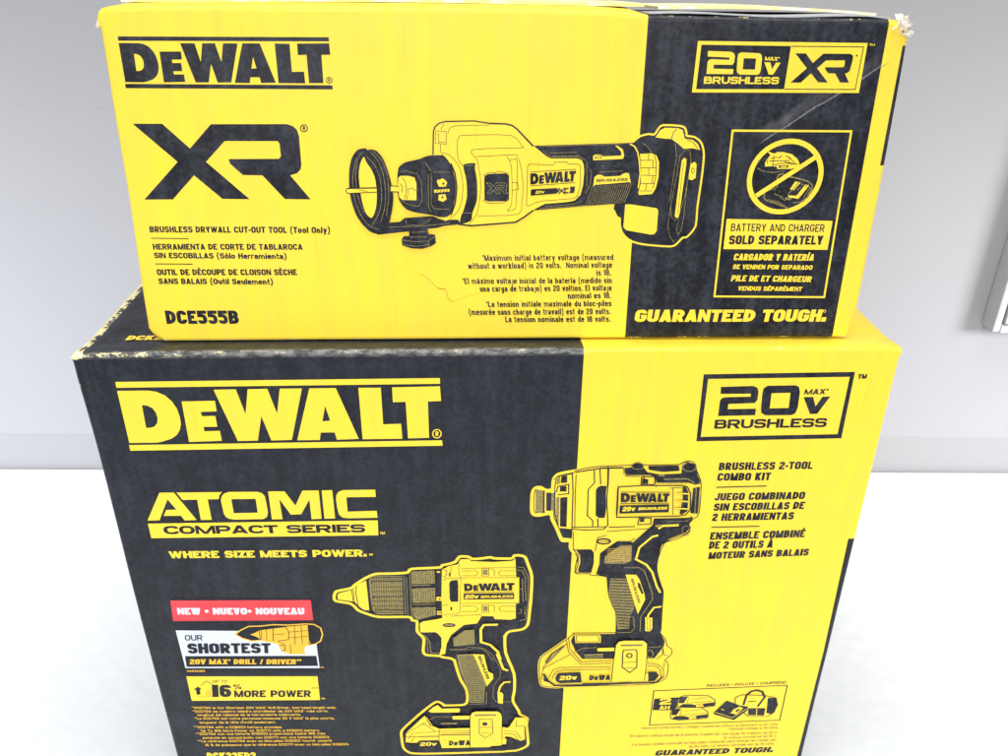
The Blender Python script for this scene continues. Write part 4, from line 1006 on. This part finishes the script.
OUTLINE_UPPER = [-155.488, 131.344, -155.758, 128.912, -154.931, 127.172, -154.928, 115.81, -155.194, 99.632, -155.264, 83.946, -155.266, 68.041, -155.605, 51.926, -156.093, 35.616, -156.45, 19.576, -156.664, 5.749, -155.626, 3.633, -153.372, 1.5, -150.635, -0.408, -121.891, -0.361, -82.45, -0.174, -38.32, -0.104, 6.153, 0.063, 41.978, 0.131, 87.076, 0.203, 127.971, 0.249, 148.54, 0.199, 153.396, -0.067, 154.402, 1.483, 155.028, 4.864, 156.438, 16.275, 156.523, 33.333, 156.475, 49.764, 156.504, 64.339, 156.465, 80.472, 156.341, 95.621, 156.269, 110.993, 156.001, 125.805, 155.639, 129.422, 153.342, 131.919, 147.267, 132.767, 104.19, 132.975, 53.777, 133.473, 49.094, 134.317, 34.455, 135.256, 3.921, 135.643, -41.477, 135.838, -93.905, 135.764, -134.745, 135.436, -150.329, 134.9, -153.204, 134.293, -154.721, 133.077]
OUTLINE_LOWER = [-181.922, -1.015, -181.357, -3.166, -181.332, -10.65, -180.946, -22.531, -180.329, -43.685, -180.177, -67.106, -180.204, -93.096, -180.281, -120.743, -180.139, -149.542, -179.572, -200.152, -178.855, -252.453, -178.546, -275.0, 181.539, -275.0, 181.44, -263.775, 181.051, -219.731, 180.986, -182.133, 180.499, -142.396, 180.137, -105.426, 179.884, -67.756, 179.59, -42.508, 179.277, -20.744, 179.318, -5.02, 180.301, -2.055, 179.023, 0.124, 168.986, 0.707, 133.14, 0.837, 88.744, 0.951, 27.326, 1.079, -28.956, 1.118, -84.532, 1.251, -135.256, 1.106, -172.98, 0.798, -180.098, 0.629]


# ------------------------------------------------------------------ lettering
GLYPH = {
 'A': (1.10, '0,0 .5,1|1,0 .5,1|.17,.25 .83,.25'), 'B': (1.02, '0,0 0,1 .94,1* .94,.53* 0,.53|0,.53 1,.53* 1,0* 0,0'),
 'C': (1, '1,.66 1,1* 0,1* 0,0* 1,0* 1,.34'), 'D': (1.02, '0,0 0,1 1,1* 1,0* 0,0'), 'E': (.9, '1,1 0,1 0,0 1,0|0,.52 .92,.52'),
 'F': (.85, '1,1 0,1 0,0|0,.5 .9,.5'), 'G': (1.03, '1,.68 1,1* 0,1* 0,0* 1,0* 1,.46 .52,.46'), 'H': (1.03, '0,0 0,1|1,0 1,1|0,.52 1,.52'),
 'I': (-1, '0,0 0,1'), 'J': (.85, '1,1 1,0* 0,0* 0,.34'), 'K': (1.05, '0,0 0,1|1,1 .12,.42|.34,.58 1,0'), 'L': (.82, '0,1 0,0 1,0'),
 'M': (1.32, '0,0 0,1|1,1 1,0|.0,1 .5,0|1,1 .5,0'), 'N': (1.06, '0,0 0,1|1,0 1,1|0,1 1,0'), 'O': (1.04, '@0,0* 0,1* 1,1* 1,0*'),
 'P': (1, '0,0 0,1 1,1* 1,.42* 0,.42'), 'Q': (1.04, '@0,0* 0,1* 1,1* 1,0*|.55,.35 1.05,-.06'), 'R': (1.04, '0,0 0,1 .97,1* .97,.46* 0,.46|.50,.50 1,0'),
 'S': (1, '1,.70 1,1* 0,1* 0,.52* 1,.52* 1,0* 0,0* 0,.30'), 'T': (.95, '0,1 1,1|.5,1 .5,0'), 'U': (1.03, '0,1 0,0* 1,0* 1,1'),
 'V': (1.04, '0,1 .5,0|1,1 .5,0'), 'W': (1.52, '0,1 .26,0|.5,1 .26,0|.5,1 .74,0|1,1 .74,0'), 'X': (1.05, '0,1 1,0|0,0 1,1'),
 'Y': (1.02, '0,1 .5,.36|1,1 .5,.36|.5,.48 .5,0'), 'Z': (.95, '0,1 1,1|1,1 0,0|0,0 1,0'),
 '0': (.95, '@0,0* 0,1* 1,1* 1,0*'), '1': (.5, '1,0 1,1|1,.9 0,.72'), '2': (.95, '0,.68 0,1* 1,1* 1,.56* 0,.34* 0,0 1,0'),
 '3': (.95, '0,.74 0,1* 1,1* 1,.53* .35,.53|.35,.53 1,.53* 1,0* 0,0* 0,.28'), '4': (1, '.75,0 .75,1|.74,1 0,.30|0,.25 1,.25'),
 '5': (.95, '1,1 0,1 0,.5|0,.5 0,.62 1,.62* 1,0* 0,0* 0,.28'), '6': (.95, '1,.74 1,1* 0,1* 0,0* 1,0* 1,.57* 0,.57'),
 '7': (.9, '0,1 1,1|1,1 .35,0'), '8': (.95, '@0,0* 0,1* 1,1* 1,0*|0,.53 1,.53'), '9': (.95, '0,.26 0,0* 1,0* 1,1* 0,1* 0,.43* 1,.43'),
 'a': (.9, '0,.56 0,.74* .95,.74* .95,0|.95,.42 0,.42* 0,0* .95,0'), 'b': (.9, '0,0 0,1|0,.74 1,.74* 1,0* 0,0'), 'c': (.86, '1,.5 1,.74* 0,.74* 0,0* 1,0* 1,.24'),
 'd': (.9, '1,0 1,1|1,.74 0,.74* 0,0* 1,0'), 'e': (.9, '0,.38 1,.38 1,.74* 0,.74* 0,0* 1,0* 1,.17'), 'f': (.62, '1,1 .3,1* .3,0|0,.74 1,.74'),
 'g': (.9, '1,.74 1,-.26* 0,-.26*|1,.74 0,.74* 0,0* 1,0'), 'h': (.9, '0,0 0,1|0,.74 1,.74* 1,0'), 'i': (-1, '0,0 0,.74|0,.86 0,1'),
 'j': (.55, '1,.74 1,-.26* 0,-.26'), 'k': (.9, '0,0 0,1|1,.74 .12,.30|.36,.44 1,0'), 'l': (-1, '0,0 0,1'),
 'm': (1.4, '0,0 0,.74|0,.74 .5,.74* .5,0|.5,.74 1,.74* 1,0'), 'n': (.9, '0,0 0,.74|0,.74 1,.74* 1,0'), 'o': (.9, '@0,0* 0,.74* 1,.74* 1,0*'),
 'p': (.9, '0,-.26 0,.74|0,.74 1,.74* 1,0* 0,0'), 'q': (.9, '1,-.26 1,.74|1,.74 0,.74* 0,0* 1,0'), 'r': (.62, '0,0 0,.74|0,.6 0,.74* 1,.74'),
 's': (.86, '1,.54 1,.74* 0,.74* 0,.38* 1,.38* 1,0* 0,0* 0,.2'), 't': (.62, '.35,1 .35,0* 1,0|0,.74 1,.74'), 'u': (.9, '0,.74 0,0* 1,0|1,0 1,.74'),
 'v': (.9, '0,.74 .5,0|1,.74 .5,0'), 'w': (1.3, '0,.74 .26,0|.5,.74 .26,0|.5,.74 .74,0|1,.74 .74,0'), 'x': (.9, '0,.74 1,0|0,0 1,.74'),
 'y': (.9, '0,.74 .5,0|1,.74 .30,-.26'), 'z': (.85, '0,.74 1,.74|1,.74 0,0|0,0 1,0'),
 '.': (-1, '0,0 0,.2'), ',': (-1, '0,-.12 0,.2'), '*': (.38, '0,.82 1,.82|.25,.66 .75,.98|.75,.66 .25,.98'), '%': (1.2, '.2,0 .8,1|@0,.6* 0,1* .3,1* .3,.6*|@.7,0* .7,.4* 1,.4* 1,0*'),
 '/': (.6, '0,0 1,1'), '(': (.64, '1,1.1 .15,.85* .15,.05* 1,-.2'), ')': (.64, '0,1.1 .85,.85* .85,.05* 0,-.2'), "'": (-1, '0,.7 0,1'),
 '-': (.5, '0,.42 1,.42'), '•': (.6, 'disc'),
}

def round_path(pts, rad):
    """pts: (x, y, rounded) -> polyline with the marked corners rounded"""
    out = []
    n = len(pts)
    for i, (x, y, r) in enumerate(pts):
        if not r or i in (0, n - 1) and not pts[0][2]:
            out.append((x, y)); continue
        a, b = pts[i - 1], pts[(i + 1) % n]
        if i == n - 1 and not pts[0][2]:
            out.append((x, y)); continue
        v1 = Vector((a[0] - x, a[1] - y)); v2 = Vector((b[0] - x, b[1] - y))
        k = min(rad, v1.length * (0.5 if a[2] else 0.9), v2.length * (0.5 if b[2] else 0.9))
        if k < 1e-6:
            out.append((x, y)); continue
        p0 = Vector((x, y)) + v1.normalized() * k
        p2 = Vector((x, y)) + v2.normalized() * k
        for t in (0, .25, .5, .75, 1):
            q = p0 * (1 - t) ** 2 + Vector((x, y)) * 2 * t * (1 - t) + p2 * t * t
            out.append((q.x, q.y))
    return out

def strip(pts, w, closed=False, caps=None):
    """quads of a mitred line of width w"""
    P = []
    for p in pts:
        v = Vector(p)
        if not P or (v - P[-1]).length > 1e-5:
            P.append(v)
    if closed and len(P) > 2 and (P[0] - P[-1]).length < 1e-5:
        P.pop()
    n = len(P)
    if n < 2:
        return []
    nrm = []
    segs = n if closed else n - 1
    for i in range(segs):
        d = (P[(i + 1) % n] - P[i]).normalized()
        nrm.append((d, Vector((-d.y, d.x)) * (w / 2)))
    q = []
    for i in range(segs):
        a, b = P[i], P[(i + 1) % n]
        d, o = nrm[i]
        oa = ob = o
        if caps and not closed and abs(d.y) > 0.25:
            flat = Vector((-w / 2 / abs(d.y) * (1 if d.y > 0 else -1), 0))
            if i == 0 and caps[0]: oa = flat
            if i == segs - 1 and caps[1]: ob = flat
        q.append((a + oa, b + ob, b - ob, a - oa))
        if closed or i < segs - 1:
            d2, o2 = nrm[(i + 1) % segs]
            turn = d.x * d2.y - d.y * d2.x
            if abs(turn) > 0.02:
                s = -1 if turn > 0 else 1
                m = (o + o2)
                if m.length > w * 0.2:
                    c = m.normalized().dot(o) / (w / 2)
                    tip = b + m.normalized() * (w / 2 / max(0.6, c)) * s
                    q.append((b, b + o * s, tip, b + o2 * s))
    return q

def stem(w, W, t):
    """stroke weight, thinned where a letter would otherwise close up"""
    return t * (0.8 if 0 < w < 0.66 and w != 0.5 else 1) if w < 0.7 else min(t, 0.42 * w * W)

def glyph_quads(ch, W, t):
    """quads and width of one letter, cap height 1, letter width W, stroke t"""
    deco = unicodedata.normalize('NFD', ch)
    base, marks = deco[0], deco[1:]
    w, desc = GLYPH.get(base, GLYPH['-'])
    if base in ".,'": desc = {'.': '0,0 0,%g' % t, ',': '0,-.15 0,%g' % t, "'": '0,.68 0,1'}[base]
    if base == 'i' and marks: desc = '0,0 0,.74'
    th = stem(w, W, t) * (0.84 if base in 'MWmwN' else 1)
    if base == '•':
        c = w * W / 2
        ring = [(c + .24 * math.cos(a * math.pi / 4), .5 + .24 * math.sin(a * math.pi / 4)) for a in range(8)]
        return [[(Vector((c, .5)), Vector(ring[i]), Vector(ring[(i + 1) % 8])) for i in range(8)]], w * W
    wid = max(th, w * W) if w > 0 else th
    out = []
    for k, part in enumerate(desc.split('|')):
        closed = part[0] == '@'
        raw = []
        for s in part.lstrip('@').split():
            r = s.endswith('*'); x, y = s.rstrip('*').split(',')
            raw.append([float(x), float(y), r])
        n = len(raw)
        pts = []
        caps = [False, False]
        ty = min(th, 0.225 if t < 0.3 else 0.25)
        for i, (x, y, r) in enumerate(raw):
            end = not closed and i in (0, n - 1)
            X = th / 2 + x * (wid - th) if w > 0 else wid / 2
            yy = y
            hor = ver = False
            if end:
                o = raw[1] if i == 0 else raw[-2]
                hor = abs(o[1] - y) < 1e-6; ver = not hor
            if not (end and ver):
                if abs(y) < 1e-6 or abs(y + .26) < 1e-6: yy = y + ty / 2
                elif abs(y - 1) < 1e-6 or abs(y - .74) < 1e-6: yy = y - ty / 2
            else:
                caps[0 if i == 0 else 1] = True
            if end and hor:
                if x < 0.001: X = 0.0
                elif x > 0.999: X = wid
            pts.append((X, yy, r))
        fy = th / ty
        line = round_path([(px, py * fy, pr) for px, py, pr in pts], 1.0 if base in '()' else min(0.42, 0.62 * wid) * max(1, fy ** .5))
        out.append([[Vector((v.x, v.y / fy)) for v in qd] for qd in strip(line, th, closed, caps)])
    for mk in marks:
        y0, y1 = (1.07, 1.22) if base.isupper() else (0.82, 1.0)
        c = wid / 2
        if mk == '\u0301': out.append(strip([(c - .08, y0), (c + .14, y1)], th * .8))
        if mk == '\u0300': out.append(strip([(c + .08, y0), (c - .14, y1)], th * .8))
        if mk == '\u0302': out.append(strip([(c - .2, y0), (c, y1), (c + .2, y0)], th * .7))
    return out, wid

def text_quads(words, t, length):
    """lay the words out so that they fill `length` (in cap heights)"""
    gap = max(0.045, 0.085 - 0.15 * (t - 0.18))
    def total(W):
        s = 0
        for ch in words:
            if ch == ' ': s += 0.5 * W + gap; continue
            b = unicodedata.normalize('NFD', ch)[0]
            w = GLYPH.get(b, GLYPH['-'])[0]
            s += (max(stem(w, W, t), w * W) if w > 0 else t) + gap * min(1, W / .5)
        return s - gap
    lo, hi = 0.05, 4.0
    for _ in range(40):
        mid = (lo + hi) / 2
        if total(mid) < length: lo = mid
        else: hi = mid
    W = lo
    x = 0; res = []
    for ch in words:
        if ch == ' ': x += 0.5 * W + gap; continue
        strokes, wid = glyph_quads(ch, W, t)
        idx = 0
        for k, s in enumerate(strokes):
            for qd in s:
                res.append((k * 0.5 + idx * 0.05, [(x + v[0], v[1]) for v in qd]))
                idx += 1
        x += wid + gap * min(1, W / .5)
    return res

# ------------------------------------------------------------------ mesh helpers
U = 0.00005          # 0.05 mm in metres
STEP = 0.000006      # ink layers

def smooth_path(P, closed=True, k=3):
    """Catmull-Rom curve through the points"""
    n = len(P); out = []
    for i in range(n if closed else n - 1):
        p1, p2 = P[i], P[(i + 1) % n]
        p0 = P[i - 1] if (closed or i > 0) else p1
        p3 = P[(i + 2) % n] if (closed or i < n - 2) else p2
        for j in range(k):
            t = j / k
            out.append(tuple(0.5 * (2 * p1[c] + (p2[c] - p0[c]) * t * .8 + (2 * p0[c] - 5 * p1[c] + 4 * p2[c] - p3[c]) * t * t * .8
                       + (3 * p1[c] - p0[c] - 3 * p2[c] + p3[c]) * t ** 3 * .8 + (-.4 * (p2[c] - p1[c]) * 0) + .4 * (p2[c] - p1[c]) * (3 * t * t - 2 * t ** 3)) for c in (0, 1)))
    if not closed: out.append(tuple(P[-1]))
    return out

def ink_mesh(name, items, base, lift=0.00003):
    verts, faces, mats = [], [], []
    slots = []
    def slot(c):
        if c not in slots: slots.append(c)
        return slots.index(c)
    def add(poly2d, depth, m):
        i0 = len(verts)
        a = 0
        for i in range(len(poly2d)):
            x1, y1 = poly2d[i]; x2, y2 = poly2d[(i + 1) % len(poly2d)]
            a += x1 * y2 - x2 * y1
        if abs(a) < 1e-3: return
        if a < 0: poly2d = poly2d[::-1]
        for x, y in poly2d:
            verts.append((x * U, -(lift + depth * STEP), y * U))
        faces.append(tuple(range(i0, i0 + len(poly2d)))); mats.append(m)
    d = 0
    for it in items:
        kind, c = it[0], it[1]
        m = slot(c)
        d += 1
        if kind in 'pq':
            rings = [[(r[i], r[i + 1]) for i in range(0, len(r), 2)] for r in it[2:]]
            if kind == 'q': rings = [smooth_path(r) for r in rings]
            rings = [[Vector((x, y, 0)) for x, y in r] for r in rings]
            flat = [v for r in rings for v in r]
            for tri in tessellate_polygon(rings):
                add([(flat[i].x, flat[i].y) for i in tri], d, m)
        elif kind == 'l':
            w, fl, pts = it[2], it[3], it[4]
            P = [(pts[i], pts[i + 1]) for i in range(0, len(pts), 2)]
            if fl & 2: P = smooth_path(P, bool(fl & 1))
            for j, qd in enumerate(strip(P, w, bool(fl & 1))):
                add([(v[0], v[1]) for v in qd], d + (j % 18) * 0.05, m)
        elif kind == 't':
            t, words, q = it[2], it[3], it[4]
            bl, br, tl = Vector(q[0:2]), Vector(q[2:4]), Vector(q[4:6])
            ex = br - bl
            ln = ex.length; ex.normalize()
            up = tl - bl
            capn = abs(ex.x * up.y - ex.y * up.x)
            for k, qd in text_quads(words, t, ln / capn):
                add([tuple(bl + ex * (x * capn) + up * y) for x, y in qd], d + k, m)
            d += 3
    me = bpy.data.meshes.new(name)
    me.from_pydata(verts, [], faces)
    for c in slots: me.materials.append(MAT[c])
    me.polygons.foreach_set('material_index', mats)
    me.update()
    o = bpy.data.objects.new(name, me)
    COL.objects.link(o)
    o.parent = base
    return o

def mesh_obj(name, verts, faces, mat, parent=None, smooth=False):
    me = bpy.data.meshes.new(name)
    me.from_pydata(verts, [], faces)
    me.materials.append(mat)
    if smooth:
        for p in me.polygons: p.use_smooth = True
    me.update()
    o = bpy.data.objects.new(name, me)
    COL.objects.link(o)
    if parent: o.parent = parent
    return o

def tag(o, label=None, cat=None, kind=None, group=None):
    if label: o['label'] = label
    if cat: o['category'] = cat
    if kind: o['kind'] = kind
    if group: o['group'] = group

def inset(ring, d):
    n = len(ring); out = []
    area2 = sum(ring[i][0] * ring[(i + 1) % n][1] - ring[(i + 1) % n][0] * ring[i][1] for i in range(n))
    s = 1 if area2 > 0 else -1
    for i in range(n):
        p, a, b = Vector(ring[i]), Vector(ring[i - 1]), Vector(ring[(i + 1) % n])
        d0, d1 = (p - a).normalized(), (b - p).normalized()
        n0, n1 = Vector((-d0.y, d0.x)) * s, Vector((-d1.y, d1.x)) * s
        m = (n0 + n1)
        m = m.normalized() if m.length > 1e-4 else n0
        out.append(tuple(p + m * (d / max(0.6, m.dot(n0)))))
    return out

def carton(name, flat, depth, r, mat, parent, warp):
    """body of a carton: the front outline swept back, front edge rounded"""
    ring = [(flat[i] / 1000, flat[i + 1] / 1000) for i in range(0, len(flat), 2)]
    # subdivide for softness of the long edges
    fine = []
    for i in range(len(ring)):
        a, b = Vector(ring[i]), Vector(ring[(i + 1) % len(ring)])
        k = max(1, int((b - a).length / 0.012))
        for j in range(k): fine.append(tuple(a.lerp(b, j / k)))
    ring = fine
    n = len(ring)
    rings = []
    for a in (0, 18, 36, 54, 72, 90):
        t = math.radians(a)
        rings.append((inset(ring, r * (1 - math.sin(t))) if a < 90 else ring, r * (1 - math.cos(t))))
    for q in (0.004, 0.010, 0.016, 0.03, 0.06, depth - r): rings.append((ring, max(q, r + 0.001)))
    rings.append((inset(ring, r), depth))
    verts = []
    for rg, y in rings:
        for x, z in rg: verts.append(warp(x, y, z))
    faces = []
    for k in range(len(rings) - 1):
        for i in range(n):
            j = (i + 1) % n
            faces.append((k * n + i, k * n + j, (k + 1) * n + j, (k + 1) * n + i))
    area2 = sum(ring[i][0] * ring[(i + 1) % n][1] - ring[(i + 1) % n][0] * ring[i][1] for i in range(n))
    if area2 > 0:
        faces = [f[::-1] for f in faces]
    # caps
    for k, flip in ((0, False), (len(rings) - 1, True)):
        pts = [Vector((verts[k * n + i][0], verts[k * n + i][2], 0)) for i in range(n)]
        for tri in tessellate_polygon([pts]):
            v = [pts[i] for i in tri]
            a = (v[1] - v[0]).cross(v[2] - v[0]).z
            t = [k * n + i for i in tri]
            if (a < 0) != flip: t = t[::-1]
            faces.append(tuple(t))
    o = mesh_obj(name, verts, faces, mat, parent)
    for p in o.data.polygons: p.use_smooth = len(p.vertices) == 4
    return o

def empty(name, loc):
    o = bpy.data.objects.new(name, None)
    COL.objects.link(o)
    o.location = loc
    return o

LID = 0.275
# world origin = middle of the lower carton's top front edge; table top at z = -LID
# ------------------------------------------------------------------ surroundings
def wall_pt(x, y, z=0.0):
    a = math.radians(-1.83)
    ox, oy = 0.0187, 0.3152
    return (ox + x * math.cos(a) - y * math.sin(a), oy + x * math.sin(a) + y * math.cos(a), z)

def slab(name, x0, x1, y0, y1, z0, z1, mat, bev=0.0, parent=None):
    vs = [wall_pt(x, y, z) for z in (z0, z1) for x, y in ((x0, y0), (x1, y0), (x1, y1), (x0, y1))]
    fs = [(0, 3, 2, 1), (4, 5, 6, 7), (0, 1, 5, 4), (1, 2, 6, 5), (2, 3, 7, 6), (3, 0, 4, 7)]
    o = mesh_obj(name, vs, fs, mat, parent)
    if bev:
        m = o.modifiers.new('bevel', 'BEVEL'); m.width = bev; m.segments = 3
    return o

def cloth_bump(n):
    a = n.math('SINE', n.math('MULTIPLY', n.math('ADD', n.x, n.math('MULTIPLY', n.noise(12, 2), 0.01)), 330))
    b = n.math('SINE', n.math('MULTIPLY', n.math('ADD', n.y, n.math('MULTIPLY', n.noise(12, 2, .5, (1, 1, 1), (3, 3, 0)), 0.01)), 360))
    return n.math('MULTIPLY', n.math('MULTIPLY', a, b), n.ramp(n.noise(9, 2), 0.35, 0.65, 0.06, 0.18))
table_mat = plain('white_table_covering', lambda n: n.mix(n.ramp(n.noise(95, 2, 0.5, (1, 1.6, 1)), .40, .62), (0.615, 0.63, 0.635), (0.595, 0.613, 0.62)), 0.5, cloth_bump)
wall_mat = plain('pale_wall_paint', lambda n: n.mix(n.ramp(n.noise(5, 2), .3, .7), (0.335, 0.338, 0.36), (0.345, 0.345, 0.36)), 0.75)
strip_mat = plain('grey_skirting_paint', (0.312, 0.312, 0.326), 0.7)
t_ = slab('table_top', -1.3, 1.3, -1.6, 0.0, -LID - 0.03, -LID, table_mat, 0.0025); tag(t_, kind='structure')
w_ = slab('wall', -2.2, 2.2, 0.0030, 0.12, -0.2400, 0.0407, wall_mat); tag(w_, kind='structure')
w2 = slab('upper_wall', -2.2, 2.2, 0.0032, 0.12, 0.0407, 1.3, wall_mat); tag(w2, kind='structure')
s_ = slab('skirting', -2.2, 2.2, 0.0028, 0.12, -1.0, -0.2400, strip_mat); tag(s_, kind='structure')

# ------------------------------------------------------------------ lower carton
low = empty('tool_kit_box', (0, 0, -LID))
tag(low, 'large black and yellow cardboard tool kit box standing on the white table', 'cardboard box')
low_f = low
def warp_low(x, y, z):
    sag = 0.0
    if z > -0.02: sag = 0.0017 * min(1, max(0, (y - 0.004) / 0.012))
    return (x, y, z - sag)
body = carton('carton_body', OUTLINE_LOWER, 0.150, 0.0016, carton_material('printed_board_lower', 'L'), low, warp_low)
body.location = (0, 0, LID)

up_root = empty('cutting_tool_box', (0.0045, 0.0117, 0.0004))
tag(up_root, 'smaller yellow box with a black right end, lying across the top of the larger box', 'cardboard box')
UP_TILT = math.radians(-3.3731797)
up_root.rotation_euler = (0, 0, math.radians(-0.44532))
def warp_up(x, y, z):
    k = max(0.0, 1 - z / 0.128)
    bulge = 0.0
    if z > 0.12:
        bulge = 0.0016 * math.sin(math.pi * min(1, y / 0.10)) * (1.0 if x < 0.05 else 0.4)
    return (x, y, z + y * 0.0589 * k + bulge)
ub = carton('carton_body', OUTLINE_UPPER, 0.105, 0.0020, carton_material('printed_board_upper', 'U'), up_root, warp_up)
ub.rotation_euler = (UP_TILT, 0, 0)

PART_LABELS = {}
for face, name, items in GROUPS:
    if face == 'L':
        o = ink_mesh(name, items, low, 0.00012 if name == 'promotional_sticker' else 0.00003)
        o.location = (0, 0, LID)
    elif face == 'U':
        o = ink_mesh(name, items, up_root)
        o.rotation_euler = (UP_TILT, 0, 0)
    else:
        o = ink_mesh(name, items, low)
        o.rotation_euler = (-math.pi / 2, 0, 0)
        o.location = (0, 0, LID - 0.0004)
    if name == 'tool_picture': o['label'] = 'line drawing of a cut-out tool with a ring guide'
    if name == 'drill_picture': o['label'] = 'yellow outlined drawing of a drill'
    if name == 'impact_driver_picture': o['label'] = 'drawing of an impact driver across black and yellow'
    if name == 'promotional_sticker': o['label'] = 'red, white and black promotional label'

# ------------------------------------------------------------------ flaps and torn corner of the upper carton
paper_mat = plain('torn_board', lambda n: n.mix(n.ramp(n.noise(500, 3), .35, .65), (0.78, 0.70, 0.58), (0.90, 0.87, 0.80)), 0.85, lambda n: n.noise(900, 3))
flap_mat = plain('flap_board', lambda n: n.mix(n.ramp(n.noise(260, 3, .6, (.3, 1, 1)), .45, .58), (0.95, 0.86, 0.30), (0.93, 0.90, 0.70)), 0.6)
tape_mat = plain('glossy_tape', (0.50, 0.51, 0.54), 0.35)
def flap(name, x0, x1, y0, y1, zf, th, mat, seed):
    rnd = random.Random(seed)
    nx = 40
    vs, fs = [], []
    for i in range(nx + 1):
        x = x0 + (x1 - x0) * i / nx
        j = rnd.uniform(-0.0004, 0.0004)
        z = zf(i / nx)
        for (y, dz) in ((y0 + j, 0), (y0 + j, th), (y1, th), (y1, 0)):
            vs.append((x, y, z + dz))
    for i in range(nx):
        for k in range(4):
            a = i * 4 + k; b = i * 4 + (k + 1) % 4
            fs.append((a, b, b + 4, a + 4))
    fs.append((0, 3, 2, 1)); e = nx * 4; fs.append((e, e + 1, e + 2, e + 3))
    o = mesh_obj(name, vs, fs, mat, up_root)
    o.rotation_euler = (UP_TILT, 0, 0)
    return o
zt = lambda x: 0.1340 - 0.0075 * (x + 0.05)
flap('top_flap', -0.1525, 0.055, 0.020, 0.100, lambda t: 0.1362 + 0.0008 * math.sin(math.pi * min(1, t * 1.05)), 0.0012, flap_mat, 1)
flap('top_flap', 0.062, 0.153, 0.026, 0.100, lambda t: zt(.06 + .09 * t) + 0.0020 + 0.0006 * math.sin(math.pi * t) - 0.0012 * t ** 4, 0.0010, flap_mat, 2)
flap('packing_tape', 0.054, 0.149, 0.0035, 0.026, lambda t: zt(.05 + .1 * t) + 0.0006 + 0.0004 * math.sin(9 * t), 0.0004, tape_mat, 3)

rnd = random.Random(11)
def torn(name, loc, size, n, seed):
    rnd = random.Random(seed)
    vs, fs = [], []
    for k in range(n):
        c = Vector((rnd.gauss(0, .35), rnd.gauss(0, .35), rnd.gauss(0, .35))) * size
        u = Vector([rnd.gauss(0, 1) for _ in range(3)]).normalized(); w = u.cross(Vector([rnd.gauss(0, 1) for _ in range(3)])).normalized()
        nr = u.cross(w) * 0.00025
        m = 7
        i0 = len(vs)
        for s in (-1, 1):
            for i in range(m):
                a = 2 * math.pi * i / m
                rr = size * rnd.uniform(.25, .75)
                vs.append(c + (u * math.cos(a) + w * math.sin(a) * .7) * rr + nr * s + Vector([rnd.gauss(0, .06) * size for _ in range(3)]))
        fs.append(tuple(i0 + i for i in range(m))[::-1]); fs.append(tuple(i0 + m + i for i in range(m)))
        for i in range(m):
            j = (i + 1) % m
            fs.append((i0 + i, i0 + j, i0 + m + j, i0 + m + i))
    o = mesh_obj(name, [tuple(v) for v in vs], fs, paper_mat, up_root)
    me = o.data
    for p_ in me.polygons: p_.use_smooth = False
    o.rotation_euler = (UP_TILT, 0, 0)
    o.location = Matrix.Rotation(UP_TILT, 3, 'X') @ Vector(loc)
    return o
torn('torn_corner', (0.1528, 0.0016, 0.1300), 0.0043, 24, 5)
torn('torn_corner', (-0.1552, 0.0015, 0.1290), 0.0019, 7, 8)

# ------------------------------------------------------------------ plastic frame at the wall, right edge
fr_root = empty('sign_holder', wall_pt(0.3984, -0.0095, -0.1270))
fr_root.rotation_euler = (0, 0, math.radians(-1.83))
tag(fr_root, 'white plastic sign holder against the pale wall at the right edge of the picture', 'sign holder')
pl = plain('white_plastic', (0.46, 0.465, 0.48), 0.5)
pl2 = plain('grey_plastic_edge', (0.43, 0.435, 0.45), 0.5)
def fbox(name, x0, x1, y0, y1, z0, z1, mat, bev=0.0008):
    vs = [(x, y, z) for z in (z0, z1) for x, y in ((x0, y0), (x1, y0), (x1, y1), (x0, y1))]
    o = mesh_obj(name, vs, [(0, 3, 2, 1), (4, 5, 6, 7), (0, 1, 5, 4), (1, 2, 6, 5), (2, 3, 7, 6), (3, 0, 4, 7)], mat, fr_root)
    m = o.modifiers.new('bevel', 'BEVEL'); m.width = bev; m.segments = 2
    return o
fbox('back_plate', 0.004, 0.20, 0.006, 0.0145, 0.004, 0.26, pl)
fbox('edge_rail', 0.0, 0.006, -0.006, 0.012, 0.0, 0.264, pl2)
fbox('lower_rail', 0.0065, 0.205, -0.006, 0.012, -0.001, 0.005, pl)
fbox('front_sheet', 0.010, 0.20, -0.004, 0.0, 0.006, 0.26, pl)
